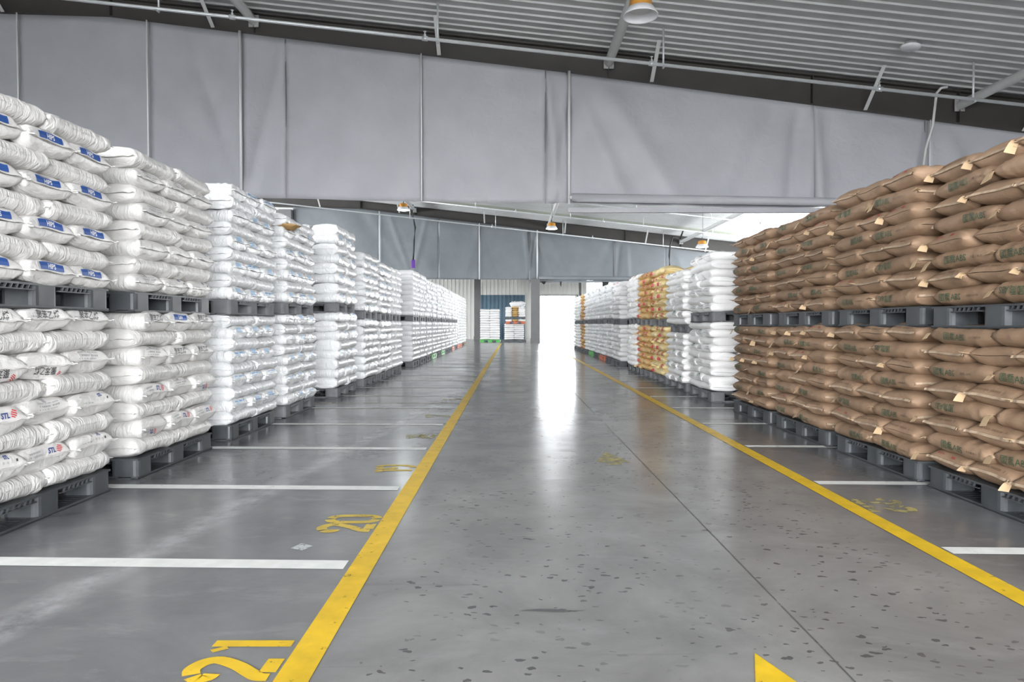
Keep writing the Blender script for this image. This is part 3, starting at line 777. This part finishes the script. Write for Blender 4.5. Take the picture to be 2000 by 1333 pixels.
PRINTS = {
 'hips': lambda: [Rr(0.20, 0.036, 0, 0.026, 'ink_blue'), T('HIPS', 0.034, 0.0, 0.026, 'ink_white', 0.0006, 0.0012)] + tiny_line(0.16, 0.005, 0.01, 0.002, 'ink_grey', 3) + tiny_line(0.10, 0.011, -0.02, 0.052, 'ink_grey', 8),
 'hips_low': lambda: [Rr(0.19, 0.034, 0, 0.030, 'ink_blue'), (-T('HIPS', 0.032, 0.0, -0.030, 'ink_white', 0.0006, 0.0012)[0], T('HIPS', 0.032, 0, 0, 'ink_white', 0.0006)[1], 'ink_white', 0.0012)],
 'ps': lambda: [T('聚苯乙烯', 0.048, 0.0, 0.024, 'ink_dark', 0.0004)] + tiny_line(0.05, 0.006, -0.12, 0.012, 'ink_grey', 5),
 'ps_flip': lambda: flip([T('聚苯乙烯', 0.046, 0.02, 0.022, 'ink_dark', 0.0004)]) + flip(logo(-0.10, 0.044, 0.016)),
 'stl': lambda: [T('STL', 0.036, 0.055, 0.026, 'ink_navy', 0.0014)] + logo(0.11, 0.027, 0.019) + tiny_line(0.10, 0.009, -0.07, 0.034, 'ink_grey', 11) + tiny_line(0.10, 0.009, -0.07, 0.016, 'ink_grey', 12),
 'stl_flip': lambda: flip([T('STL', 0.034, 0.035, 0.024, 'ink_navy', 0.0014)] + logo(-0.02, 0.025, 0.018) + tiny_line(0.09, 0.007, 0.11, 0.022, 'ink_grey', 14)),
 'info': lambda: tiny_line(0.18, 0.006, 0, 0.042, 'ink_grey', 21) + tiny_line(0.19, 0.009, 0.0, 0.026, 'ink_grey', 22) + tiny_line(0.17, 0.006, 0, 0.010, 'ink_grey', 23) + [Rr(0.03, 0.018, -0.02, 0.056, 'ink_grey')],
 'icons': lambda: tiny_line(0.11, 0.007, -0.07, 0.014, 'ink_grey', 31) + [Rr(0.012, 0.012, 0.03 + 0.03 * k, 0.024, 'ink_dark' if k == 3 else 'ink_faint') for k in range(4)] + [T('STL', 0.022, 0.06, 0.05, 'ink_navy', 0.001)],
 'side_faint': lambda: tiny_line(0.24, 0.006, 0.02, 0.004, 'ink_faint', 41),
 'side_stl': lambda: [T('STL', 0.05, 0.05, 0.014, 'ink_navy', 0.002)] + logo(0.14, 0.015, 0.027) + tiny_line(0.16, 0.006, -0.12, -0.006, 'ink_grey', 44),
 'side_info': lambda: tiny_line(0.30, 0.008, 0, 0.034, 'ink_grey', 46) + tiny_line(0.26, 0.005, 0.02, 0.020, 'ink_grey', 47),
 'blue_end': lambda: [Rr(0.12, 0.028, -0.02, 0.034, 'ink_paleblue')] + tiny_line(0.16, 0.010, 0.0, 0.012, 'ink_lightblue', 51) + [Rr(0.010, 0.022, 0.10, 0.035, 'ink_palered')],
 'blue_end2': lambda: tiny_line(0.22, 0.015, 0.0, 0.036, 'ink_lightblue', 53, 0.003) + tiny_line(0.12, 0.010, -0.04, 0.014, 'ink_paleblue', 54),
 'blue_side': lambda: tiny_line(0.30, 0.016, -0.02, 0.028, 'ink_lightblue', 55, 0.003) + tiny_line(0.14, 0.008, 0.06, 0.006, 'ink_paleblue', 56),
 'blue_side2': lambda: [Rr(0.12, 0.030, -0.15, 0.020, 'ink_paleblue'), T('8X18', 0.045, 0.03, 0.022, 'ink_lightblue', 0.001), Rr(0.05, 0.012, 0.02, -0.012, 'ink_palered')],
 'green_end': lambda: [Rr(0.11, 0.012, 0.0, 0.048, 'ink_brightgreen'), Rr(0.024, 0.036, -0.044, 0.028, 'ink_brightgreen'), Rr(0.024, 0.036, 0.044, 0.028, 'ink_brightgreen')] + tiny_line(0.18, 0.006, 0, -0.004, 'ink_grey', 61),
 'grey_end': lambda: tiny_line(0.14, 0.010, 0, 0.032, 'ink_grey', 63) + tiny_line(0.20, 0.006, 0, 0.012, 'ink_grey', 64) + tiny_line(0.20, 0.006, 0, 0.002, 'ink_grey', 65),
 'green_side': lambda: [Rr(0.30, 0.042, 0, 0.026, 'ink_brightgreen'), T('L-S0VT', 0.038, 0, 0.026, 'ink_white', 0.0012, 0.0012)] + tiny_line(0.2, 0.009, 0.04, -0.012, 'ink_grey', 66),
 'black_side': lambda: [Rr(0.26, 0.022, 0.0, 0.004, 'ink_dark')] + tiny_line(0.26, 0.012, 0.0, 0.034, 'ink_grey', 67),
 'abs_l': lambda: [T('國喬ABS', 0.058, -0.115, -0.004, 'ink_green', 0.0003)] + tiny_line(0.11, 0.012, 0.10, -0.004, 'ink_brownfaint', 71, 0.006),
 'abs_r': lambda: [T('國喬ABS', 0.058, 0.125, -0.004, 'ink_green', 0.0003)],
 'abs_c': lambda: [T('國喬ABS', 0.058, -0.02, -0.004, 'ink_green', 0.0003)] + tiny_line(0.09, 0.012, 0.17, -0.004, 'ink_brownfaint', 72, 0.006),
 'abs_flip': lambda: flip([T('國喬ABS', 0.058, 0.12, -0.004, 'ink_green', 0.0003)]),
 'brown_end': lambda: tiny_line(0.22, 0.012, 0.0, 0.036, 'ink_brownfaint', 75, 0.004),
 'brown_red': lambda: [Rr(0.035, 0.014, 0.06, 0.034, 'ink_brownred')] + tiny_line(0.06, 0.012, -0.07, 0.036, 'ink_brownred', 77, 0.012),
 'kraft_red': lambda: [Rr(0.14, 0.055, 0.03, 0.010, 'ink_red'), Rr(0.05, 0.012, 0.03, 0.012, 'kraft_pale', 0.001)],
 'kraft_red2': lambda: [Rr(0.19, 0.06, -0.10, 0.0, 'ink_red')] + tiny_line(0.2, 0.008, 0.10, 0.0, 'ink_red', 81),
 'white_red': lambda: [Rr(0.22, 0.018, 0.0, 0.028, 'ink_red')],
 'green_dot': lambda: [((lambda a: np.concatenate([[[0, 0]], np.stack([np.cos(a), np.sin(a)], -1) * 0.04]))(np.linspace(0, 2 * PI, 17)[:-1]), [(0, 1 + i, 1 + (i + 1) % 16) for i in range(16)], 'dot_green', 0.0)],
}
_pcache = {}
def print_mesh(bag, bid, name, where):
    k = (bid, name, where)
    if k in _pcache: return _pcache[k]
    items = PRINTS[name](); mats = []; b = MB()
    for vs, fs, m, lift in items:
        if not len(fs): continue
        if m not in mats: mats.append(m)
        if where == 'side': P = bag.side(vs[:, 0], vs[:, 1])
        else: P = bag.end(vs[:, 0], vs[:, 1])
        if lift: P = P + (np.array([0, -lift, 0]) if where == 'side' else np.array([lift, 0, lift * 0.4]))
        b.add([tuple(map(float, q)) for q in P], fs, mats.index(m))
    me = b.mesh('printed_marks', mats); _pcache[k] = me; return me

# --- sack kinds
def seal_mesh(bag, m, sgn, ext=0.022, waves=0.004, tk=0.002):
    ys = np.linspace(0.02, PI - 0.02, 19); P = bag.pt(np.full(19, float(sgn)), ys)
    vs, fs = [], []
    for i, p in enumerate(P):
        t = i / 18; e = ext * (1.0 + (0.5 if i in (0, 18) else 0)) ; dz = waves * math.sin(i * 1.3 + sgn)
        for dd, zz in ((-0.004, 0), (e, dz)):
            vs.append((p[0] + sgn * dd, p[1] * 1.01, p[2] + zz + tk)); vs.append((p[0] + sgn * dd, p[1] * 1.01, p[2] + zz - tk))
    for i in range(18):
        a = 4 * i; q = a + 4
        fs += [(a, a + 2, q + 2, q), (a + 1, q + 1, q + 3, a + 3), (a + 2, a + 3, q + 3, q + 2)]
    fs += [(0, 1, 3, 2), (72, 74, 75, 73)]
    return MB().add(vs, fs).mesh('end_seal', m)
def tape_mesh(bag, m, sgn, h=0.010, tk=0.003):
    """folded and stitched paper strip over the sewn end of a paper sack"""
    th = np.linspace(0.03, PI - 0.03, 17); P = bag.pt(np.full(17, float(sgn)), th); vs, fs = [], []
    for i, p in enumerate(P):
        w = 0.003 * math.sin(i * 1.7)
        for dx, dz in ((-0.012, h), (0.008, h * 0.9), (0.012 + tk, -h * 0.7), (-0.004, -h)):
            vs.append((p[0] + sgn * (dx + w), p[1] * 1.015, p[2] + dz))
    for i in range(16):
        a = 4 * i
        for k in range(3): fs.append((a + k, a + k + 1, a + k + 5, a + k + 4))
    return MB().add(vs, fs).mesh('stitched_tape', m)
def tab_mesh(bag, m, sgn, seed):
    """loose paper tab at the outer corner of a sewn end"""
    g = random.Random(seed); p = bag.pt(np.array([float(sgn)]), np.array([PI - 0.05]))[0]
    w, l = g.uniform(0.020, 0.032), g.uniform(0.045, 0.075); dr = g.uniform(-0.9, 0.2); b = MB(); n = 4; vs, fs = [], []
    for i in range(n + 1):
        t = i / n; yy = p[1] + 0.01 - l * 0.75 * t; zz = p[2] + 0.004 + l * dr * t * t + 0.004 * math.sin(t * 5); xx = p[0] + sgn * (0.004 + 0.012 * t)
        for s_ in (-1, 1):
            for q in (0.0015, -0.0015): vs.append((xx + s_ * w * (0.7 + 0.3 * t), yy, zz + q + s_ * 0.006 * t))
    for i in range(n):
        a = 4 * i; c = a + 4
        fs += [(a, a + 2, c + 2, c), (a + 1, c + 1, c + 3, a + 3), (a, c, c + 1, a + 1), (a + 2, a + 3, c + 3, c + 2)]
    fs += [(4 * n, 4 * n + 2, 4 * n + 3, 4 * n + 1)]
    return b.add(vs, fs).mesh('loose_tab', m)

KIND = {}
def make_kind(key, name, m, nvar, seals=None, tabs=None, nu=40, nt=30, **kw):
    ks = []
    for i in range(nvar):
        bag = Bag(seed=hash_seed(key) + i, **kw)
        me = bag.mesh(name, m, nu, nt)
        ex = []
        if seals == 'film': ex = [seal_mesh(bag, m, 1), seal_mesh(bag, m, -1)]
        if seals == 'tape': ex = [tape_mesh(bag, 'brown_tape', 1), tape_mesh(bag, 'brown_tape', -1)]
        tb = [tab_mesh(bag, tabs, s_, 100 + i * 7 + s_) for s_ in (1, -1)] if tabs else []
        ks.append((bag, me, ex, tb))
    KIND[key] = (name, ks)
def hash_seed(s): return sum(ord(c) * (i + 1) for i, c in enumerate(s)) % 997
BT = 0.125
make_kind('W', 'white_sack', 'white_plastic', 7, 'film', L=0.605, W=0.405, T=BT * 1.07, p=18, q=2.0, n=2.9, wt=0.03, wp=10, wr=0.009, bend=0.007, pucker=0.007, flare=0.012)
make_kind('C', 'clear_sack', 'clear_plastic', 6, 'film', L=0.60, W=0.40, T=BT * 1.07, p=26, q=2.2, n=3.1, wt=0.03, wp=12, wr=0.009, bend=0.005, pucker=0.007, flare=0.008)
make_kind('G', 'soft_white_sack', 'soft_white_plastic', 6, None, L=0.61, W=0.41, T=BT * 1.08, p=14, q=1.9, n=2.8, wt=0.04, wp=8, wr=0.007, bend=0.009, pucker=0.005, flare=0.012, nu=26, nt=24)
make_kind('B', 'brown_paper_sack', 'brown_paper', 7, 'tape', 'tab_paper', L=0.60, W=0.405, T=BT * 1.20, p=8.0, q=1.75, n=2.6, wt=0.075, wp=7, wr=0.008, bend=0.009, pucker=0.003, flare=0.012)
make_kind('K', 'kraft_sack', 'kraft_paper', 5, None, 'kraft_pale', L=0.61, W=0.41, T=BT * 1.2, p=4.4, q=1.55, n=2.5, wt=0.14, wp=4, wr=0.012, bend=0.012, pucker=0.006, flare=0.014, nu=26, nt=24)
make_kind('Y', 'kraft_sack', 'kraft_pale', 5, None, 'kraft_pale', L=0.61, W=0.41, T=BT * 1.22, p=4.0, q=1.55, n=2.4, wt=0.16, wp=4, wr=0.016, bend=0.014, pucker=0.008, flare=0.014, nu=26, nt=24)

ORD = ['', 'first', 'second', 'third', 'fourth', 'fifth', 'sixth', 'seventh', 'eighth', 'ninth', 'tenth', 'eleventh', 'twelfth', 'thirteenth', 'fourteenth', 'fifteenth', 'sixteenth', 'seventeenth', 'eighteenth']
R = random.Random(21)
STUFF = {}        # mesh data for the many far sacks, joined per kind
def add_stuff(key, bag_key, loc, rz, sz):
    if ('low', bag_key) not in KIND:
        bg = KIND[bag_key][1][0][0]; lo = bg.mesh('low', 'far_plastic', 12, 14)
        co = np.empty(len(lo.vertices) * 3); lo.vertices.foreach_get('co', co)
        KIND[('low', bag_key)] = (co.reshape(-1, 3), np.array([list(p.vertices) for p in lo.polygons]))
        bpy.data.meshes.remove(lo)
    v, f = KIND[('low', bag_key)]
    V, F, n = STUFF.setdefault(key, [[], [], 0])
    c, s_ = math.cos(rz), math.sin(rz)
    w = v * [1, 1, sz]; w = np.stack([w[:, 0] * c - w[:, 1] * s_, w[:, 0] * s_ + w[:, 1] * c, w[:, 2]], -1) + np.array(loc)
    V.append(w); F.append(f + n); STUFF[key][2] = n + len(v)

COUNT = {}
def sack(key, loc, rz, sz, label, group, prints=(), detail=2, tilt=0.0):
    name, ks = KIND[key]
    i = R.randrange(len(ks)); bag, me, ex, tb = ks[i]
    o = link(name, me); o.location = loc
    o.rotation_euler = (tilt, R.uniform(-0.02, 0.02), rz + R.uniform(-0.04, 0.04)); o.scale = (R.uniform(0.985, 1.02), R.uniform(0.97, 1.02), sz)
    tag(o, label, 'sack', group)
    COUNT[key] = COUNT.get(key, 0) + 1
    if detail >= 2:
        nm = 'stitched_tape' if key == 'B' else 'end_seal'
        for e in ex:
            if key != 'B' or R.random() < 0.7: link(nm, e, o)
        for e in tb:
            if R.random() < 0.55: link('loose_tab', e, o)
    elif detail == 1 and tb:
        for e in tb:
            if R.random() < 0.6: link('loose_tab', e, o)
    for (pn, where) in prints:
        if pn: link('printed_marks', print_mesh(bag, (key, i), pn, where), o)['kind'] = 'stuff'
    return o

KWORD = {'W': 'white', 'C': 'clear-film white', 'G': 'soft white', 'B': 'brown paper', 'K': 'tan kraft', 'Y': 'pale kraft'}
GROUPN = {'W': 'opaque white sacks on the left', 'C': 'clear-film white sacks on the left', 'G': 'soft white sacks on the right', 'B': 'brown paper sacks on the right', 'K': 'kraft sacks on the right', 'Y': 'kraft sacks on the right'}
def stack(side, ci, key, xf, y0, z0, nlay, h, first_long, tier, end_pr, long_pr, near_side_pr, near_end_pr, detail=2, mode='thing', top=False, jit=0.02, over=0.015):
    """one load: nlay layers of five sacks (two lengthwise + three crosswise), built where they can be seen"""
    d = -1 if side == 'left' else 1
    sz = h / BT * (1.0 if key in 'WCG' else 0.98)
    for k in range(nlay):
        long_here = (k % 2 == 0) == first_long
        z = z0 + k * h
        lay = ORD[k + 1]; islast = top and k == nlay - 1
        items = []      # (x, y, rz, where text, prints)
        if long_here:
            for j, yy in enumerate((0.30, 0.90)):
                rz = PI / 2 if d < 0 else -PI / 2
                items.append((xf + d * (0.2 - over), y0 + yy, rz, ('nearer of two', 'farther of two')[j], long_pr(k, j)))
            cross = [(0.2, 0), (0.6, 1), (1.0, 2)]
            for yy, j in cross[:3 if islast else 1]:
                items.append((xf + d * 0.70, y0 + yy, 0.0, ('behind the aisle row', 'behind the aisle row, middle', 'behind the aisle row, farthest')[j], near_side_pr(k) if j == 0 else ()))
        else:
            for j, yy in enumerate((0.2, 0.6, 1.0)):
                rz = 0.0 if d < 0 else PI
                pr = list(end_pr(k, j))
                if j == 0 and d > 0: pass
                items.append((xf + d * (0.30 - over), y0 + yy, rz, ('nearest of three', 'middle of three', 'farthest of three')[j], pr))
            for yy, j in [(0.30, 0), (0.90, 1)][:2 if islast else 1]:
                items.append((xf + d * 0.80, y0 + yy, -PI / 2, ('behind the aisle row', 'behind the aisle row, farther')[j], near_end_pr(k) if j == 0 else ()))
        for (x_, y_, rz, wt, pr) in items:
            loc = (x_ + R.uniform(-jit, jit) , y_ + R.uniform(-jit, jit) * 0.6, z + R.uniform(-0.003, 0.003))
            if mode == 'stuff': add_stuff(*mode_key(side, key), loc, rz + R.uniform(-0.06, 0.06), sz); continue
            lab = f'{KWORD[key]} sack, {lay} layer up, {tier} stack, {ORD[ci]} {side} column, {wt}'
            sack(key, loc, rz, sz, lab, GROUPN[key], pr, detail)
def mode_key(side, key):
    return ((f'{side}_{key}'), key)

def nop(*a): return ()
# print schedules -----------------------------------------------------------
def l1_up_end(k, j): return (('hips', 'end'),) if R.random() < 0.9 else (('info', 'end'),)
def l1_lo_end(k, j):
    t = {7: 'ps', 5: ('ps_flip', 'ps_flip', 'info')[j], 3: ('stl', 'info', 'icons')[j], 1: ('icons', 'stl', 'icons')[j]}.get(k)
    return ((t, 'end'),) if t else ()
def l2_lo_end(k, j):
    t = {7: ('ps', 'hips_low', 'ps')[j], 5: ('info', 'ps', 'ps')[j], 3: ('stl', 'info', 'stl_flip')[j], 1: ('stl_flip', 'stl', 'stl')[j]}.get(k)
    return ((t, 'end'),) if t else ()
def l2_up_end(k, j): return ((R.choice(('info', 'info', 'icons')), 'end'),) if R.random() < 0.75 else ()
def w_long(k, j): return (('side_faint', 'side'),)
def w_nside(k): return ((('side_stl', 'side_info', 'side_info', 'side_stl')[(k // 2) % 4], 'side'),)
def w_nend(k): return (('info', 'end'),) if k % 3 == 0 else ()
def c_end(k, j): return ((R.choice(('blue_end', 'blue_end2', 'blue_end')), 'end'),) if R.random() < 0.8 else ()
def c_long(k, j): return ()
def c_nside(k): return ((('blue_side', 'blue_side2')[(k // 2) % 2], 'side'),)
def c_nend(k): return (('blue_end2', 'end'),) if k % 4 == 1 else ()
def g_end(k, j): return ((R.choice(('green_end', 'grey_end', 'grey_end')), 'end'),) if R.random() < 0.75 else ()
def g_nside(k): return ((('black_side', 'green_side', 'side_info')[(k // 2) % 3], 'side'),)
def g_nend(k): return (('grey_end', 'end'),) if k % 3 == 0 else ()
def b_long(k, j): return ((R.choice(('abs_l', 'abs_l', 'abs_r', 'abs_r', 'abs_c', 'abs_flip')), 'side'),)
def b_end(k, j): return ((R.choice(('brown_end', 'brown_red', 'brown_end')), 'end'),) if R.random() < 0.7 else ()
def b_nside(k): return (('abs_c', 'side'),)
def k_end(k, j): return (('kraft_red', 'end'),) if R.random() < 0.75 else ()
def k_long(k, j): return (('kraft_red2', 'side'),) if R.random() < 0.7 else ()

def column_of(side, ci, key, y0, lo, up, ppal='pallet_grey', upal='pallet_grey', xf=None, mode='thing', detail=2, pr=None, first=(True, False), over=0.015):
    """a floor pallet with its load and, on top, a second pallet with its load"""
    d = -1 if side == 'left' else 1
    if xf is None: xf = -2.66 if side == 'left' else 2.83
    near = y0 < 16.2
    desc = {'pallet_grey': 'dark grey', 'pallet_light': 'grey', 'pallet_green': 'green', 'pallet_orange': 'orange', 'pallet_brown': 'brown'}
    pallet(xf, d, y0, 0.0, ppal, f'{desc[ppal]} plastic pallet on the floor under the {ORD[ci]} {side} column', near)
    pr = pr or (nop,) * 8
    z1 = PH + lo[0] * lo[1]
    stack(side, ci, key, xf, y0, PH - 0.002, lo[0], lo[1], first[0], 'lower', pr[0], pr[1], pr[2], pr[3], detail, mode, over=over)
    if up:
        pallet(xf + d * R.uniform(-0.01, 0.02), d, y0 + R.uniform(-0.02, 0.02), z1 - 0.004, upal, f'{desc[upal]} plastic pallet between lower and upper stacks of the {ORD[ci]} {side} column', near)
        stack(side, ci, key, xf, y0, z1 + PH - 0.008, up[0], up[1], first[1], 'upper', pr[4], pr[5], pr[6], pr[7], detail, mode, True, over=over)
    else: z1 = 0
    return z1

# left columns ---------------------------------------------------------------
column_of('left', 1, 'W', 3.30, (8, 0.131), (8, 0.1245), pr=(l1_lo_end, w_long, w_nside, w_nend, l1_up_end, w_long, w_nside, w_nend))
column_of('left', 2, 'W', 4.83, (8, 0.131), (8, 0.127), pr=(l2_lo_end, w_long, w_nside, w_nend, l2_up_end, w_long, w_nside, w_nend))
cp = (c_end, c_long, c_nside, c_nend, c_end, c_long, c_nside, c_nend)
column_of('left', 3, 'C', 6.45, (9, 0.117), (9, 0.123), pr=cp, ppal='pallet_grey', upal='pallet_light', first=(True, False))
column_of('left', 4, 'C', 8.00, (9, 0.120), (8, 0.129), pr=cp, ppal='pallet_light', upal='pallet_light', first=(False, False))
column_of('left', 5, 'C', 10.25, (8, 0.143), (8, 0.148), pr=cp, detail=1, ppal='pallet_light', upal='pallet_light', xf=-2.62)
column_of('left', 6, 'C', 12.00, (8, 0.132), (8, 0.130), pr=cp, detail=1, ppal='pallet_light', upal='pallet_light', xf=-2.60)
column_of('left', 7, 'C', 13.42, (8, 0.130), (8, 0.128), pr=cp, detail=0, ppal='pallet_light', upal='pallet_light', xf=-2.60)
column_of('left', 8, 'C', 14.82, (8, 0.130), (8, 0.130), mode='stuff', ppal='pallet_light', upal='pallet_light', xf=-2.60)
pc = {12: 'pallet_green', 14: 'pallet_green', 17: 'pallet_orange'}
for i in range(13):
    ci = 9 + i; y0 = 17.75 + i * 1.47
    if ci > 18: ORD.append('last'); break
    up = (9, 0.132) if ci not in (11, 12) else (8, 0.145)
    column_of('left', ci, 'C', y0, (8, 0.132), up, mode='stuff', ppal=pc.get(ci, 'pallet_light'), upal='pallet_light', xf=-2.58)
for i, (y0) in enumerate((32.5, 34.0, 35.5, 37.0)):
    d_ = ('third', 'second', 'first', 'very')[i]
    pallet(-2.58, -1, y0, 0, ('pallet_orange', 'pallet_orange', 'pallet_light', 'pallet_brown')[i], f'{("orange","orange","grey","brown")[i]} plastic pallet on the floor, {("fourth","third","second","very")[i]} last in the left row', False)
    stack('left', 18, 'C', -2.58, y0, PH, 17, 0.142, True, 'lower', nop, nop, nop, nop, 0, 'stuff', True)

# right columns --------------------------------------------------------------
bp_ = (b_end, b_long, b_nside, nop, b_end, b_long, b_nside, nop)
column_of('right', 1, 'B', 3.42, (8, 0.117), (8, 0.118), pr=bp_, first=(False, True))
column_of('right', 2, 'B', 4.74, (8, 0.118), (8, 0.122), pr=bp_, first=(True, True), over=0.03)
column_of('right', 3, 'B', 6.11, (8, 0.118), (8, 0.116), pr=bp_, first=(True, False))
column_of('right', 4, 'B', 7.50, (8, 0.118), (8, 0.117), pr=bp_, first=(False, True))
gp = (g_end, nop, g_nside, g_nend, g_end, nop, g_nside, g_nend)
column_of('right', 5, 'G', 9.66, (9, 0.111), (7, 0.123), pr=gp, ppal='pallet_light', upal='pallet_light', detail=1)
column_of('right', 6, 'G', 11.06, (8, 0.103), (8, 0.112), pr=gp, ppal='pallet_light', upal='pallet_light', detail=1, first=(False, True), over=0.06)
kp = (k_end, k_long, nop, nop, k_end, k_long, nop, nop)
column_of('right', 7, 'Y', 12.52, (8, 0.116), (8, 0.118), pr=kp, ppal='pallet_light', upal='pallet_light', detail=1, over=0.05)
column_of('right', 8, 'K', 13.93, (8, 0.117), (8, 0.120), pr=kp, ppal='pallet_light', upal='pallet_light', detail=1, first=(False, True), over=0.05)
wr_ = (nop, lambda k, j: (('white_red', 'side'),) if k == 7 else (), nop, nop, nop, lambda k, j: (('white_red', 'side'),) if k == 7 else (), lambda k: (('white_red', 'side'),), nop)
column_of('right', 9, 'G', 15.42, (8, 0.121), (8, 0.124), pr=wr_, detail=0)
column_of('right', 10, 'G', 17.90, (8, 0.121), (8, 0.124), pr=wr_, detail=0, upal='pallet_light')
for i, (y0, key) in enumerate(((19.4, 'G'), (20.9, 'G'), (22.4, 'G'), (23.9, 'G'), (25.4, 'G'), (26.9, 'K'), (28.4, 'G'), (29.9, 'G'))):
    column_of('right', 11 + i, key, y0, (8, 0.124), (8, 0.130), mode='thing' if key == 'K' else 'stuff', detail=0,
              ppal=('pallet_light', 'pallet_orange', 'pallet_light', 'pallet_green', 'pallet_light', 'pallet_light', 'pallet_light', 'pallet_light')[i], upal='pallet_light', pr=kp if key == 'K' else None)

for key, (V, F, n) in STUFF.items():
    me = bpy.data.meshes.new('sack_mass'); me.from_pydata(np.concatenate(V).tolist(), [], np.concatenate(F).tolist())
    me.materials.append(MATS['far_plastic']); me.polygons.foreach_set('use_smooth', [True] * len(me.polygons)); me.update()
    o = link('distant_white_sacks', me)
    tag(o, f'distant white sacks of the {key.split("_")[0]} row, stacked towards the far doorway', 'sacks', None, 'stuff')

# crumpled empty kraft sack on the fourth left column
bag = Bag(L=0.50, W=0.36, T=0.07, p=3, q=1.6, n=2.2, wt=0.25, wp=3, seed=5, wr=0.02, bend=0.035, pucker=0.02, flare=0.02)
o = link('crumpled_sack', bag.mesh('crumpled_sack', 'crumpled_kraft', 40, 36)); o.location = (-2.80, 8.16, 2.265); o.rotation_euler = (0.0, 0.10, 0.1)
tag(o, 'crumpled empty tan sack lying on top of the fourth left column', 'sack')

# green sticker dot on the fifth left column's near face
dv = MB().lathe([(0, 0.003), (0.045, 0.003), (0.047, 0.0), (0, 0.0)], 24).build('round_sticker', 'dot_green')
dv.rotation_euler = (PI / 2, 0, 0); dv.location = (-3.27, 10.235, 1.53); tag(dv, 'round green sticker on the fifth left column of sacks', 'sticker')

# ------------------------------------------------------------------ stacks standing at the far end
def end_stack(x0, y0, nlay, h, z0, key, name, mid_key=None, cols=2):
    for k in range(nlay):
        w = 1.24 / cols
        for j in range(cols):
            kk = mid_key if (mid_key and j == 1 and cols == 3) else key
            wt = (('left', 'right')[j] if cols == 2 else ('left', 'middle', 'right')[j])
            nm, ks = KIND[kk]; bag, me, ex, tb = R.choice(ks)
            o = link(nm, me); o.location = (x0 + w * (j + 0.5), y0 + 0.35, z0 + k * h)
            if cols == 2: o.rotation_euler = (0, 0, R.uniform(-.03, .03)); o.scale = (w / 0.6, 1.3, h / BT)
            else: o.rotation_euler = (0, 0, -PI / 2); o.scale = (1, w / 0.4, h / BT)
            tag(o, f'{KWORD[kk]} sack, {ORD[k + 1]} layer up of {name}, {wt} of {("two","three")[cols - 2]}', 'sack', 'sacks of the stacks at the far end')
pallet(-2.06, 1, 43.6, 0, 'pallet_green', 'bright green plastic pallet under the tall far-end stack', False).scale = (1.3, 1, 1)
end_stack(-2.04, 43.6, 13, 0.150, PH, 'G', 'the tall far-end stack on green')
pallet(-0.45, 1, 43.5, 0, 'pallet_grey', 'dark grey plastic pallet under the mixed far-end stack', False).scale = (1.35, 1, 1)
end_stack(-0.48, 43.5, 8, 0.128, PH, 'G', 'the mixed far-end stack')
zz = PH + 8 * 0.128
pallet(-0.40, 1, 43.5, zz, 'pallet_orange', 'orange plastic pallet in the middle of the mixed far-end stack', False).scale = (1.25, 1, 1)
end_stack(-0.42, 43.5, 1, 0.15, zz + PH, 'G', 'the load on the orange pallet', 'K', 3)
pallet(-0.40, 1, 43.5, zz + PH + 0.15, 'pallet_grey', 'dark pallet above the orange one in the mixed far-end stack', False).scale = (1.25, 1, 1)
end_stack(-0.42, 43.5, 5, 0.125, zz + 2 * PH + 0.15, 'G', 'the topmost far-end load', 'K', 3)
bag = Bag(L=1.0, W=0.9, T=0.42, p=2.6, q=1.8, n=2.2, wt=0.25, wp=3, seed=15, wr=0.04, bend=0.06, pucker=0.05, flare=0.05)
o = link('bulk_bag', bag.mesh('bulk_bag', 'far_plastic', 30, 30)); o.location = (0.35, 43.95, zz + 2 * PH + 0.15 + 5 * 0.125); tag(o, 'loose white bulk bag slumped on top of the mixed far-end stack', 'bag')
print('SACKS', COUNT, 'objects', len(bpy.data.objects))
